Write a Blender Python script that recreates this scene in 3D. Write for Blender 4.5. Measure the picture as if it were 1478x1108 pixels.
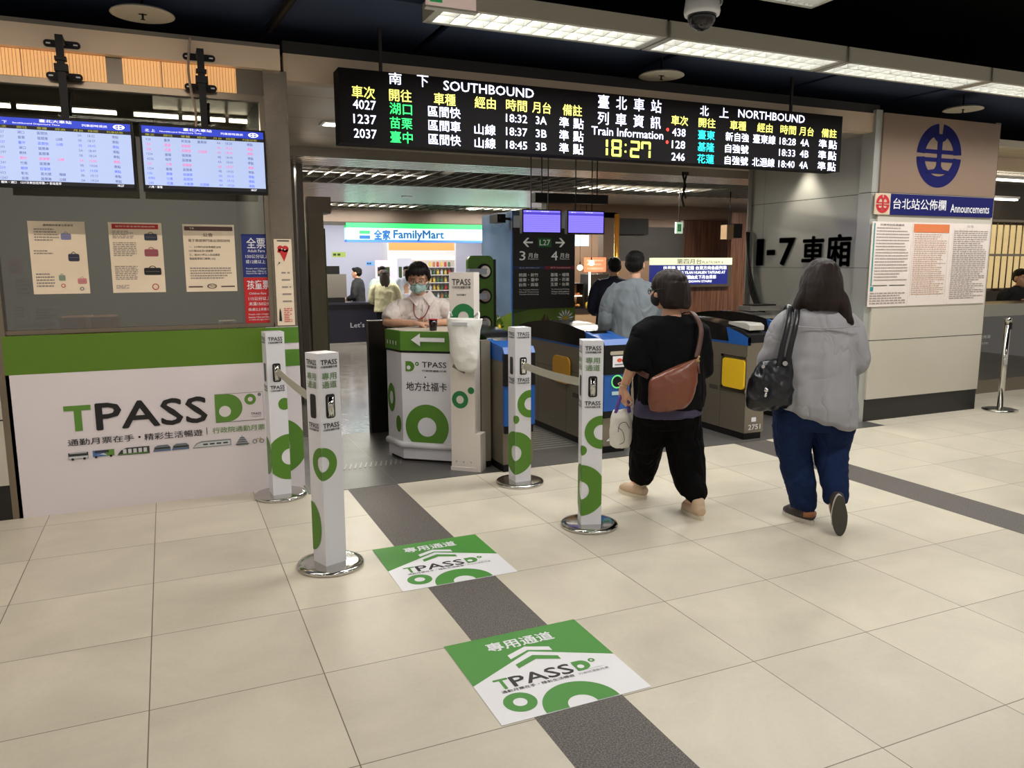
import bpy, bmesh, math, random
from mathutils import Vector, Matrix, noise
random.seed(7)
SC = bpy.context.scene
COL = SC.collection
for _o in list(bpy.data.objects):
    bpy.data.objects.remove(_o)
PI = math.pi
# ------------------------------------------------------------------ camera, world, lamps, exposure
CAM_H = 1.55
F_PX, YAW, PITCH, ROLL = 1120.18, .416504, .153493, .0034674
_f = Vector((math.sin(YAW)*math.cos(PITCH), math.cos(YAW)*math.cos(PITCH), -math.sin(PITCH)))
_r = Vector((math.cos(YAW), -math.sin(YAW), 0)); _d = _f.cross(_r)
_r2 = _r*math.cos(ROLL)+_d*math.sin(ROLL); _d2 = -_r*math.sin(ROLL)+_d*math.cos(ROLL)
cam_data = bpy.data.cameras.new('camera'); cam = bpy.data.objects.new('camera', cam_data); COL.objects.link(cam)
cam_data.sensor_fit = 'HORIZONTAL'; cam_data.sensor_width = 36; cam_data.lens = F_PX/1478*36
cam_data.clip_start = .05; cam_data.clip_end = 100
_m = Matrix(((_r2.x, -_d2.x, -_f.x, 0), (_r2.y, -_d2.y, -_f.y, 0), (_r2.z, -_d2.z, -_f.z, CAM_H), (0, 0, 0, 1)))
cam.matrix_world = _m
SC.camera = cam
world = bpy.data.worlds.new('hall_ambient'); SC.world = world; world.use_nodes = True
world.node_tree.nodes['Background'].inputs[0].default_value = (1.0, .93, .84, 1)
world.node_tree.nodes['Background'].inputs[1].default_value = .37
SC.view_settings.view_transform = 'Standard'; SC.view_settings.look = 'None'
SC.view_settings.gamma = 1; SC.view_settings.exposure = .38
def area(name, loc, sx, sy, power, color=(1, 1, 1), rot=(0, 0, 0), spread=180):
    l = bpy.data.lights.new(name, 'AREA'); l.shape = 'RECTANGLE'; l.size = sx; l.size_y = sy
    l.energy = power; l.color = color; l.spread = math.radians(spread)
    o = bpy.data.objects.new(name, l); COL.objects.link(o); o.location = loc; o.rotation_euler = rot
    return o
# ceiling luminaires of the concourse: one lamp per louvred fixture (fixtures are built below)
FIX_X = [1.53, 3.10, 4.67, 6.24, 7.81]
for x in FIX_X:
    area('fixture_lamp', (x+.765, 4.62, 2.997), 1.46, .02, 20 if x < 4 else 16, (1, .98, .95), spread=150)
REAR = [(-2.6, 4.0), (-1.02, 4.0), (-4.5, 1.2), (-2.2, 1.2), (.6, 1.2), (2.5, 1.9), (6.2, 1.2), (-2.2, -1.8), (.6, -1.8), (3.4, -1.8), (6.2, -1.8)]  # all out of view; first pair added to brighten the booth front
for x, y in REAR:
    area('fixture_lamp', (x+.765, y, 2.997), 1.46, .02, (36 if x > 2 else 7) if x in (.6, 2.5) else (13 if y > 2 else 5 if x < 0 else 9), (1, .86, .76) if y > 2 else (1, .96, .9))
INNER = [(1.75, 6.95, .9), (1.9, 9.9, 2.4), (6.6, 10.3, 1.9), (10.2, 10.3, 1.9), (3.0, 15.0, 3.0), (7.5, 15.0, 4.0), (11.5, 14.6, 3.0)]
for x, y, w in INNER:
    area('inner_louvre_lamp', (x, y, 2.66 if y > 8 else 2.76), w, .3, 48*w, (1, .93, .8))
area('convenience_store_lamp', (5.0, 18.3, 2.78), 5.2, 2.8, 140, (.93, .97, 1))
area('ticket_office_lamp', (-.1, 6.9, 2.66), 1.1, .12, 16, (1, .93, .82))
area('fare_office_lamp', (10.4, 7.6, 2.6), 1.6, .2, 22, (1, .9, .72))
area('bakery_lamp', (7.2, 13.6, 2.2), .7, .3, 8, (1, .75, .5))
def spot(name, loc, power, color=(1, .9, .75), size=80):
    l = bpy.data.lights.new(name, 'SPOT'); l.energy = power; l.color = color; l.spot_size = math.radians(size); l.spot_blend = .6; l.shadow_soft_size = .05
    o = bpy.data.objects.new(name, l); COL.objects.link(o); o.location = loc
    return o
DOWN = [(5.59, 7.6), (5.75, 11.8), (5.84, 15.2), (10.9, 12.4), (11.8, 15.1), (3.7, 12.6), (6.05, 6.35)]
for x, y in DOWN:
    spot('downlight_lamp', (x, y, 2.64), 30)

# ------------------------------------------------------------------ materials
def L(c):
    return tuple(((v/255)/12.92 if v/255 <= .04045 else ((v/255+.055)/1.055)**2.4) for v in c)
MATS = {}
def mat(name, rgb, rough=.5, metal=0., emit=0., bump=0., bscale=60., var=0., vscale=4., spec=.5, aniso=None, alpha=None, trans=0.):
    if name in MATS: return MATS[name]
    m = bpy.data.materials.new(name); m.use_nodes = True; nt = m.node_tree; b = nt.nodes['Principled BSDF']
    c = (*L(rgb), 1)
    b.inputs['Base Color'].default_value = c; b.inputs['Roughness'].default_value = rough
    b.inputs['Metallic'].default_value = metal; b.inputs['Specular IOR Level'].default_value = spec
    if trans: b.inputs['Transmission Weight'].default_value = trans
    if emit:
        b.inputs['Emission Color'].default_value = c; b.inputs['Emission Strength'].default_value = emit
    tc = nt.nodes.new('ShaderNodeTexCoord')
    mp = nt.nodes.new('ShaderNodeMapping'); nt.links.new(tc.outputs['Object'], mp.inputs[0])
    if aniso: mp.inputs['Scale'].default_value = aniso
    if var:
        n = nt.nodes.new('ShaderNodeTexNoise'); n.inputs['Scale'].default_value = vscale; n.inputs['Detail'].default_value = 5
        nt.links.new(mp.outputs[0], n.inputs['Vector'])
        r = nt.nodes.new('ShaderNodeMapRange'); r.inputs[1].default_value = .3; r.inputs[2].default_value = .7
        r.inputs[3].default_value = 1-var; r.inputs[4].default_value = 1+var*.6
        nt.links.new(n.outputs['Fac'], r.inputs[0])
        mx = nt.nodes.new('ShaderNodeVectorMath'); mx.operation = 'SCALE'; mx.inputs[0].default_value = c[:3]
        nt.links.new(r.outputs[0], mx.inputs['Scale']); nt.links.new(mx.outputs[0], b.inputs['Base Color'])
    if bump:
        n2 = nt.nodes.new('ShaderNodeTexNoise'); n2.inputs['Scale'].default_value = bscale; n2.inputs['Detail'].default_value = 3
        nt.links.new(mp.outputs[0], n2.inputs['Vector'])
        bp = nt.nodes.new('ShaderNodeBump'); bp.inputs['Strength'].default_value = bump; bp.inputs['Distance'].default_value = .01
        nt.links.new(n2.outputs['Fac'], bp.inputs['Height']); nt.links.new(bp.outputs[0], b.inputs['Normal'])
    MATS[name] = m
    return m
def floor_mat(name, ox, oy, sx, sy, rgb, grout, rough, var=.1, gw=.004, nscale=2.2):
    m = bpy.data.materials.new(name); m.use_nodes = True; nt = m.node_tree; b = nt.nodes['Principled BSDF']; N = nt.nodes.new; K = nt.links.new
    tc = N('ShaderNodeTexCoord'); sep = N('ShaderNodeSeparateXYZ'); K(tc.outputs['Object'], sep.inputs[0])
    def mth(op, a, c, d=None):
        n = N('ShaderNodeMath'); n.operation = op
        for i, q in enumerate((a, c, d)):
            if q is None: continue
            if isinstance(q, (int, float)): n.inputs[i].default_value = q
            else: K(q, n.inputs[i])
        return n.outputs[0]
    ux = mth('DIVIDE', mth('SUBTRACT', sep.outputs[0], ox), sx); uy = mth('DIVIDE', mth('SUBTRACT', sep.outputs[1], oy), sy)
    fx = mth('MULTIPLY', mth('PINGPONG', ux, .5), sx); fy = mth('MULTIPLY', mth('PINGPONG', uy, .5), sy)
    g = mth('LESS_THAN', mth('MINIMUM', fx, fy), gw/2)
    cell = N('ShaderNodeCombineXYZ'); K(mth('FLOOR', ux, None), cell.inputs[0]); K(mth('FLOOR', uy, None), cell.inputs[1])
    wn = N('ShaderNodeTexWhiteNoise'); K(cell.outputs[0], wn.inputs['Vector'])
    addv = N('ShaderNodeVectorMath'); addv.operation = 'MULTIPLY_ADD'; K(wn.outputs['Color'], addv.inputs[0]); addv.inputs[1].default_value = (7, 7, 7); K(tc.outputs['Object'], addv.inputs[2])
    no = N('ShaderNodeTexNoise'); no.inputs['Scale'].default_value = nscale; no.inputs['Detail'].default_value = 7; no.inputs['Roughness'].default_value = .6; no.inputs['Distortion'].default_value = .6
    K(addv.outputs[0], no.inputs['Vector'])
    fine = N('ShaderNodeTexNoise'); fine.inputs['Scale'].default_value = 60; fine.inputs['Detail'].default_value = 3; K(tc.outputs['Object'], fine.inputs['Vector'])
    k = mth('ADD', mth('MULTIPLY', mth('SUBTRACT', no.outputs['Fac'], .5), var*2.4), mth('MULTIPLY', mth('SUBTRACT', wn.outputs['Value'], .5), var*.5))
    k = mth('ADD', mth('ADD', k, mth('MULTIPLY', mth('SUBTRACT', fine.outputs['Fac'], .5), var*.5)), 1)
    sc = N('ShaderNodeVectorMath'); sc.operation = 'SCALE'; sc.inputs[0].default_value = L(rgb); K(k, sc.inputs['Scale'])
    mx = N('ShaderNodeMix'); mx.data_type = 'RGBA'; K(g, mx.inputs['Factor']); K(sc.outputs[0], mx.inputs[6]); mx.inputs[7].default_value = (*L(grout), 1)
    K(mx.outputs[2], b.inputs['Base Color'])
    K(mth('ADD', mth('MULTIPLY', no.outputs['Fac'], .22), rough-.11), b.inputs['Roughness'])
    bp = N('ShaderNodeBump'); bp.inputs['Strength'].default_value = .25; bp.inputs['Distance'].default_value = .003
    K(mth('SUBTRACT', mth('MULTIPLY', fine.outputs['Fac'], .12), g), bp.inputs['Height']); K(bp.outputs[0], b.inputs['Normal'])
    return m
def speckle_mat(name, rgb, rgb2, rough):
    m = bpy.data.materials.new(name); m.use_nodes = True; nt = m.node_tree; b = nt.nodes['Principled BSDF']; N = nt.nodes.new; K = nt.links.new
    tc = N('ShaderNodeTexCoord'); n = N('ShaderNodeTexNoise'); n.inputs['Scale'].default_value = 190; n.inputs['Detail'].default_value = 2
    K(tc.outputs['Object'], n.inputs['Vector']); r = N('ShaderNodeValToRGB'); r.color_ramp.elements[0].position = .42; r.color_ramp.elements[1].position = .62
    r.color_ramp.elements[0].color = (*L(rgb), 1); r.color_ramp.elements[1].color = (*L(rgb2), 1)
    K(n.outputs['Fac'], r.inputs[0]); K(r.outputs[0], b.inputs['Base Color']); b.inputs['Roughness'].default_value = rough
    bp = N('ShaderNodeBump'); bp.inputs['Strength'].default_value = .3; bp.inputs['Distance'].default_value = .002; K(n.outputs['Fac'], bp.inputs['Height']); K(bp.outputs[0], b.inputs['Normal'])
    return m
def glass_mat(name, tint=(235, 240, 235), mirror=.12, rough=.02):
    m = bpy.data.materials.new(name); m.use_nodes = True; nt = m.node_tree; nt.nodes.clear(); N = nt.nodes.new; K = nt.links.new
    o = N('ShaderNodeOutputMaterial'); t = N('ShaderNodeBsdfTransparent'); t.inputs[0].default_value = (*L(tint), 1)
    g = N('ShaderNodeBsdfGlossy'); g.inputs['Roughness'].default_value = rough; g.inputs[0].default_value = (1, 1, 1, 1)
    fr = N('ShaderNodeFresnel'); fr.inputs[0].default_value = 1.45; ad = N('ShaderNodeMath'); ad.operation = 'ADD'; K(fr.outputs[0], ad.inputs[0]); ad.inputs[1].default_value = mirror-.04
    mx = N('ShaderNodeMixShader'); K(ad.outputs[0], mx.inputs[0]); K(t.outputs[0], mx.inputs[1]); K(g.outputs[0], mx.inputs[2]); K(mx.outputs[0], o.inputs[0])
    return m
def plank_mat(name, rgb, pitch, rough=.28, metal=.85, groove=.12, axis=1, dark=.25):
    m = bpy.data.materials.new(name); m.use_nodes = True; nt = m.node_tree; b = nt.nodes['Principled BSDF']; N = nt.nodes.new; K = nt.links.new
    tc = N('ShaderNodeTexCoord'); sep = N('ShaderNodeSeparateXYZ'); K(tc.outputs['Object'], sep.inputs[0])
    d = N('ShaderNodeMath'); d.operation = 'DIVIDE'; K(sep.outputs[axis], d.inputs[0]); d.inputs[1].default_value = pitch
    fr = N('ShaderNodeMath'); fr.operation = 'PINGPONG'; K(d.outputs[0], fr.inputs[0]); fr.inputs[1].default_value = .5
    lt = N('ShaderNodeMath'); lt.operation = 'LESS_THAN'; K(fr.outputs[0], lt.inputs[0]); lt.inputs[1].default_value = groove/2
    mx = N('ShaderNodeMix'); mx.data_type = 'RGBA'; K(lt.outputs[0], mx.inputs['Factor']); c = L(rgb)
    mx.inputs[6].default_value = (*c, 1); mx.inputs[7].default_value = (*[v*dark for v in c], 1); K(mx.outputs[2], b.inputs['Base Color'])
    b.inputs['Roughness'].default_value = rough; b.inputs['Metallic'].default_value = metal
    bp = N('ShaderNodeBump'); bp.inputs['Strength'].default_value = .5; bp.inputs['Distance'].default_value = .01
    s = N('ShaderNodeMath'); s.operation = 'SINE'; mm = N('ShaderNodeMath'); mm.operation = 'MULTIPLY'; K(d.outputs[0], mm.inputs[0]); mm.inputs[1].default_value = 2*PI
    K(mm.outputs[0], s.inputs[0]); K(s.outputs[0], bp.inputs['Height']); K(bp.outputs[0], b.inputs['Normal'])
    return m
def wood_mat(name, rgb, rgb2, rough=.35):
    m = bpy.data.materials.new(name); m.use_nodes = True; nt = m.node_tree; b = nt.nodes['Principled BSDF']; N = nt.nodes.new; K = nt.links.new
    tc = N('ShaderNodeTexCoord'); mp = N('ShaderNodeMapping'); mp.inputs['Scale'].default_value = (14, 14, .8); K(tc.outputs['Object'], mp.inputs[0])
    n = N('ShaderNodeTexNoise'); n.inputs['Scale'].default_value = 1.5; n.inputs['Detail'].default_value = 6; K(mp.outputs[0], n.inputs['Vector'])
    r = N('ShaderNodeValToRGB'); r.color_ramp.elements[0].position = .35; r.color_ramp.elements[1].position = .65
    r.color_ramp.elements[0].color = (*L(rgb), 1); r.color_ramp.elements[1].color = (*L(rgb2), 1); K(n.outputs['Fac'], r.inputs[0]); K(r.outputs[0], b.inputs['Base Color'])
    b.inputs['Roughness'].default_value = rough
    return m
# ------------------------------------------------------------------ helpers
def tag(o, label=None, cat=None, group=None, kind=None):
    if label: o['label'] = label
    if cat: o['category'] = cat
    if group: o['group'] = group
    if kind: o['kind'] = kind
    return o
def thing(name, label, cat, loc=(0, 0, 0), rz=0, group=None):
    o = bpy.data.objects.new(name, None); COL.objects.link(o); o.empty_display_size = .1
    o.location = loc; o.rotation_euler = (0, 0, rz)
    return tag(o, label, cat, group)
def copy_tree(o, parent=None):
    c = o.copy(); COL.objects.link(c); c.parent = parent
    for ch in list(o.children): copy_tree(ch, c)
    return c
_TX = {}
def glyphs(s, bold):
    k = (s, bold)
    if k in _TX: return _TX[k]
    c = bpy.data.curves.new('t', 'FONT'); c.body = s; c.offset = bold; c.resolution_u = 2
    o = bpy.data.objects.new('t', c); COL.objects.link(o)
    dg = bpy.context.evaluated_depsgraph_get(); dg.update()
    me = bpy.data.meshes.new_from_object(o.evaluated_get(dg))
    V = [(v.co.x, v.co.y) for v in me.vertices]; F = [tuple(p.vertices) for p in me.polygons]
    bpy.data.objects.remove(o); bpy.data.curves.remove(c); bpy.data.meshes.remove(me)
    _TX[k] = (V, F)
    return _TX[k]
def clip_poly(P, r):
    u0, v0, u1, v1 = r
    for ax, lim, sg in ((0, u0, 1), (0, u1, -1), (1, v0, 1), (1, v1, -1)):
        out = []
        for i in range(len(P)):
            a, b = P[i-1], P[i]; da, db = (a[ax]-lim)*sg, (b[ax]-lim)*sg
            if (da >= 0) != (db >= 0):
                t = da/(da-db); out.append((a[0]+(b[0]-a[0])*t, a[1]+(b[1]-a[1])*t))
            if db >= 0: out.append(b)
        P = out
        if len(P) < 3: return []
    return P
class Fr:
    """a plane: origin O, axes U and V; its normal is U x V"""
    def __init__(s, O, U=(1, 0, 0), V=(0, 0, 1)):
        s.O = Vector(O); s.U = Vector(U).normalized(); s.V = Vector(V).normalized(); s.N = s.U.cross(s.V)
    def p(s, u, v, n=0.): return s.O+s.U*u+s.V*v+s.N*n
class MB:
    def __init__(s): s.v = []; s.f = []; s.mi = []; s.mats = []; s.cur = 0; s.sm = []; s.smooth = False
    def m(s, mt):
        if mt not in s.mats: s.mats.append(mt)
        s.cur = s.mats.index(mt); return s
    def add(s, V, F):
        b = len(s.v); s.v += [tuple(q) for q in V]
        for f in F: s.f.append(tuple(i+b for i in f)); s.mi.append(s.cur); s.sm.append(s.smooth)
        return s
    def hexa(s, P): return s.add(P, [(0, 3, 2, 1), (4, 5, 6, 7), (0, 1, 5, 4), (1, 2, 6, 5), (2, 3, 7, 6), (3, 0, 4, 7)])
    def box(s, x0, x1, y0, y1, z0, z1):
        return s.hexa([(x0, y0, z0), (x1, y0, z0), (x1, y1, z0), (x0, y1, z0), (x0, y0, z1), (x1, y0, z1), (x1, y1, z1), (x0, y1, z1)])
    def bbox(s, x0, x1, y0, y1, z0, z1, r=.01, n=3):
        """box with rounded vertical edges and a small top bevel"""
        P = rrect(x0, y0, x1, y1, r, n); return s.prism(P, z0, z1)
    def prism(s, P, z0, z1, M=None):
        n = len(P); V = [(x, y, z0) for x, y in P]+[(x, y, z1) for x, y in P]
        if M: V = [tuple(M @ Vector(q)) for q in V]
        return s.add(V, [tuple(range(n-1, -1, -1)), tuple(range(n, 2*n))]+[(i, (i+1) % n, (i+1) % n+n, i+n) for i in range(n)])
    def xprism(s, P, x0, x1):
        """profile P of (y, z) swept along x"""
        n = len(P); V = [(x0, y, z) for y, z in P]+[(x1, y, z) for y, z in P]
        return s.add(V, [tuple(range(n)), tuple(range(2*n-1, n-1, -1))]+[((i+1) % n, i, i+n, (i+1) % n+n) for i in range(n)])
    def fprism(s, fr, P, n0, n1):
        """polygon P of (u, v) on frame fr, between offsets n0 and n1 along its normal"""
        n = len(P); V = [fr.p(u, v, n0) for u, v in P]+[fr.p(u, v, n1) for u, v in P]
        return s.add(V, [tuple(range(n-1, -1, -1)), tuple(range(n, 2*n))]+[(i, (i+1) % n, (i+1) % n+n, i+n) for i in range(n)])
    def rect(s, fr, u0, v0, u1, v1, n=.002): return s.add([fr.p(u0, v0, n), fr.p(u1, v0, n), fr.p(u1, v1, n), fr.p(u0, v1, n)], [(0, 1, 2, 3)])
    def poly(s, fr, P, n=.002): return s.add([fr.p(u, v, n) for u, v in P], [tuple(range(len(P)))])
    def disc(s, fr, cu, cv, r, n=.002, k=40, clip=None, ry=None): return s.ring(fr, cu, cv, r, 0, n, k, clip, ry)
    def ring(s, fr, cu, cv, ro, ri, n=.002, k=48, clip=None, ry=None, a0=0, a1=2*PI):
        e = (ry or ro)/ro
        for i in range(k):
            a, b = a0+(a1-a0)*i/k, a0+(a1-a0)*(i+1)/k
            P = [(cu+ro*math.cos(a), cv+e*ro*math.sin(a)), (cu+ro*math.cos(b), cv+e*ro*math.sin(b))]
            P += [(cu+ri*math.cos(b), cv+e*ri*math.sin(b)), (cu+ri*math.cos(a), cv+e*ri*math.sin(a))] if ri else [(cu, cv)]
            if clip: P = clip_poly(P, clip)
            if P: s.add([fr.p(u, v, n) for u, v in P], [tuple(range(len(P)))])
        return s
    def text(s, t, fr, box=None, at=None, h=None, align='l', bold=.0, n=.003, sx=1.):
        V, F = glyphs(t, 0)
        if not V: return s
        x0, x1 = min(q[0] for q in V), max(q[0] for q in V); y0, y1 = min(q[1] for q in V), max(q[1] for q in V)
        if box:
            u0, v0, u1, v1 = box; ax, ay = (u1-u0)/(x1-x0), (v1-v0)/(y1-y0); W = [(u0+(x-x0)*ax, v0+(y-y0)*ay) for x, y in V]
        else:
            k = h/.73; w = (x1-x0)*k*sx; o = {'l': 0, 'c': -w/2, 'r': -w}[align]; W = [(at[0]+o+(x-x0)*k*sx, at[1]+y*k) for x, y in V]
        e = bold*((v1-v0)*.9 if box else h*1.2)*.8
        for q, (du, dv) in enumerate(((0, 0),) if not bold else ((-e, 0), (e, 0), (0, -e), (0, e))): s.add([fr.p(u+du, v+dv, n+q*.00005) for u, v in W], F)
        return s
    def cyl(s, c, r, h, axis='z', k=24, r2=None, cap=True):
        r2 = r if r2 is None else r2; V = []
        for z, rr in ((0, r), (h, r2)):
            for i in range(k):
                a = 2*PI*i/k; x, y = rr*math.cos(a), rr*math.sin(a)
                V.append({'z': (c[0]+x, c[1]+y, c[2]+z), 'y': (c[0]+x, c[1]+z, c[2]-y), 'x': (c[0]+z, c[1]+x, c[2]+y)}[axis])
        F = [(i, (i+1) % k, (i+1) % k+k, i+k) for i in range(k)]
        sm = s.smooth; s.smooth = True; s.add(V, F); s.smooth = sm
        b = len(s.v)-2*k
        if cap:
            for q in (tuple(b+i for i in range(k-1, -1, -1)), tuple(b+k+i for i in range(k))): s.f.append(q); s.mi.append(s.cur); s.sm.append(False)
        return s
    def lathe(s, prof, c=(0, 0, 0), k=40, smooth=True):
        V = []; n = len(prof)
        for r, z in prof:
            for i in range(k):
                a = 2*PI*i/k; V.append((c[0]+r*math.cos(a), c[1]+r*math.sin(a), c[2]+z))
        F = []
        for j in range(n-1):
            for i in range(k): F.append((j*k+i, j*k+(i+1) % k, (j+1)*k+(i+1) % k, (j+1)*k+i))
        F.append(tuple(range(k-1, -1, -1))); F.append(tuple((n-1)*k+i for i in range(k)))
        sm = s.smooth; s.smooth = smooth; s.add(V, F); s.smooth = sm
        return s
    def tube(s, pts, rad, k=10, flat=1., up=None):
        pts = [Vector(p) for p in pts]; rads = rad if isinstance(rad, (list, tuple)) else [rad]*len(pts)
        V, F = tube_geo(pts, rads, k, flat, up); sm = s.smooth; s.smooth = True; s.add(V, F); s.smooth = sm
        return s
    def build(s, name, parent=None, loc=None, bevel=0):
        me = bpy.data.meshes.new(name); me.from_pydata(s.v, [], s.f)
        for mt in s.mats: me.materials.append(mt)
        me.polygons.foreach_set('material_index', s.mi); me.polygons.foreach_set('use_smooth', s.sm); me.update()
        o = bpy.data.objects.new(name, me); COL.objects.link(o)
        if parent: o.parent = parent
        if loc: o.location = loc
        if bevel:
            b = o.modifiers.new('bevel', 'BEVEL'); b.width = bevel; b.segments = 2; b.limit_method = 'ANGLE'; b.angle_limit = math.radians(40)
        return o
def rrect(x0, y0, x1, y1, r, n=4):
    P = []
    for cx, cy, a in ((x1-r, y0+r, -PI/2), (x1-r, y1-r, 0), (x0+r, y1-r, PI/2), (x0+r, y0+r, PI)):
        for i in range(n+1):
            t = a+PI/2*i/n; P.append((cx+r*math.cos(t), cy+r*math.sin(t)))
    return P
def tube_geo(pts, rads, k=12, flat=1., up=None):
    V = []; F = []; n = len(pts); prev = None
    for j in range(n):
        t = (pts[min(j+1, n-1)]-pts[max(j-1, 0)]).normalized()
        if prev is None:
            a = Vector(up) if up else (Vector((0, 0, 1)) if abs(t.z) < .9 else Vector((0, 1, 0)))
        else: a = prev
        a = (a-t*a.dot(t)).normalized(); prev = a; b = t.cross(a)
        for i in range(k):
            q = 2*PI*i/k; V.append(pts[j]+a*(math.cos(q)*rads[j]*flat)+b*(math.sin(q)*rads[j]))
    for j in range(n-1):
        for i in range(k): F.append((j*k+i, j*k+(i+1) % k, (j+1)*k+(i+1) % k, (j+1)*k+i))
    F.append(tuple(range(k-1, -1, -1))); F.append(tuple((n-1)*k+i for i in range(k)))
    return V, F
def spline(P, n=6):
    """Catmull-Rom through the points (tuples of any length)"""
    out = []
    for i in range(len(P)-1):
        a = P[max(i-1, 0)]; b = P[i]; c = P[i+1]; d = P[min(i+2, len(P)-1)]
        for j in range(n):
            t = j/n
            out.append(tuple(.5*((2*b[q])+(-a[q]+c[q])*t+(2*a[q]-5*b[q]+4*c[q]-d[q])*t*t+(-a[q]+3*b[q]-3*c[q]+d[q])*t**3) for q in range(len(b))))
    out.append(tuple(P[-1]))
    return out
# ------------------------------------------------------------------ shared materials
white = mat('white_board', (226, 218, 222), .45); white2 = mat('white_plastic', (232, 232, 236), .35)
green = mat('tpass_green', (82, 132, 34), .45); green2 = mat('floor_green', (66, 140, 46), .5); dgreen = mat('deep_green', (28, 120, 62), .45)
black = mat('black_print', (22, 20, 22), .55); chrome = mat('chrome', (200, 198, 192), .12, 1.); steel = mat('brushed_steel', (140, 130, 116), .2, .95, bump=.15, bscale=30, aniso=(1, 1, 40), var=.08)
dsteel = mat('dark_steel', (118, 112, 104), .28, .9, bump=.1, bscale=20, aniso=(30, 1, 1), var=.08)
blackp = mat('black_plastic', (10, 10, 11), .5, spec=.3); rubber = mat('black_rubber', (20, 20, 20), .8)
greyp = mat('grey_print', (120, 118, 118), .6); cream = mat('cream_panel', (205, 184, 158), .5, var=.05); beige = mat('beige_enamel', (190, 178, 158), .4, var=.04)
enamel = mat('grey_enamel_panel', (196, 190, 176), .3, .1, var=.05, vscale=1.2); enamel2 = mat('cool_enamel_panel', (176, 178, 172), .3, .3, var=.04, vscale=1)
seam = mat('dark_seam', (40, 38, 36), .6); base_blk = mat('black_skirting', (20, 19, 18), .35)
navyc = mat('navy_ceiling_board', (44, 56, 84), .8); blackc = mat('black_ceiling', (8, 8, 9), .95, spec=.1)
paper = mat('paper', (240, 222, 196), .7, var=.03); redp = mat('red_print', (186, 30, 40), .6); bluep = mat('blue_print', (16, 20, 88), .7, spec=.2)
# ------------------------------------------------------------------ floor
def struct(name, mb, loc=None): o = mb.build(name); o['kind'] = 'structure'; return o
TL = (202, 194, 176)
m1 = floor_mat('tile_left', .46-.61*20, 5.25-.605*30, .61, .605, TL, (104, 94, 76), .36, var=.2)
m2 = floor_mat('tile_middle', 1.42, 5.25-.605*30, .602, .605, TL, (112, 102, 82), .36, var=.2)
m3 = floor_mat('tile_right', 4.78, 5.25-.605*30, .605, .605, TL, (118, 108, 88), .34, var=.2)
strip = speckle_mat('granite_strip', (66, 62, 58), (112, 106, 100), .55)
m4 = floor_mat('dark_tile', .82, 5.25, .605, .605, (84, 82, 80), (120, 116, 110), .34, var=.12)
m5 = floor_mat('interior_tile', 1.2, 7.06, .605, .605, (112, 108, 104), (80, 78, 76), .17, var=.3, nscale=7)
struct('floor', MB().m(m1).box(-7, 1.07, -4, 5.25, -.06, 0).box(-7, .8, 5.25, 5.58, -.06, 0))
struct('floor', MB().m(m2).box(1.42, 4.43, -4, 5.25, -.06, 0))
struct('floor', MB().m(m3).box(4.78, 13, -4, 5.25, -.06, 0).box(6.25, 13, 5.25, 9, -.06, 0))
struct('floor', MB().m(m4).box(.8, 6.25, 5.25, 7.06, -.06, 0))
struct('floor', MB().m(m5).box(-7, .8, 5.58, 7.06, -.06, 0).box(-7, 6.25, 7.06, 20, -.06, 0).box(6.25, 14, 9, 20, -.06, 0))
struct('trim_1', MB().m(strip).box(1.07, 1.42, -4, 5.25, -.06, .0005))
struct('trim_2', MB().m(strip).box(4.43, 4.78, -4, 5.25, -.06, .0005))
# fine joint lines of the dark tile edge
struct('trim_3', MB().m(seam).box(.8, 6.25, 5.246, 5.254, -.05, .001))
# ------------------------------------------------------------------ ceilings and walls
struct('ceiling', MB().m(blackc).box(-7, 13, -4, 7.5, 3.7, 3.8))
alu = plank_mat('aluminium_ceiling', (196, 186, 168), .85, .35, .3, groove=.012)
alu2 = plank_mat('aluminium_ceiling_low', (206, 198, 188), .14, .24, .6, groove=.08, dark=.5)
struct('ceiling', MB().m(alu).box(.0, 14, 5.62, 8.4, 2.75, 2.82))
for ya, yb in ((8.4, 9.1), (11.0, 14.2), (15.8, 17.2)): struct('ceiling', MB().m(alu2).box(.0, 14, ya, yb, 2.65, 2.82))
for ya, yb in ((9.1, 11), (14.2, 15.8)): struct('ceiling', MB().m(mat('louvre_void', (30, 29, 28), .9)).box(0, 14, ya, yb, 2.8, 2.82))
for _q, (x0, x1) in enumerate(((-.95, 1.79), (1.85, 3.62), (3.69, 5.27), (5.33, 6.62), (6.69, 9.4))):
    struct('ceiling', MB().m(navyc).box(x0, x1, 4.83, 6.42, 3.12, 3.15))
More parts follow.
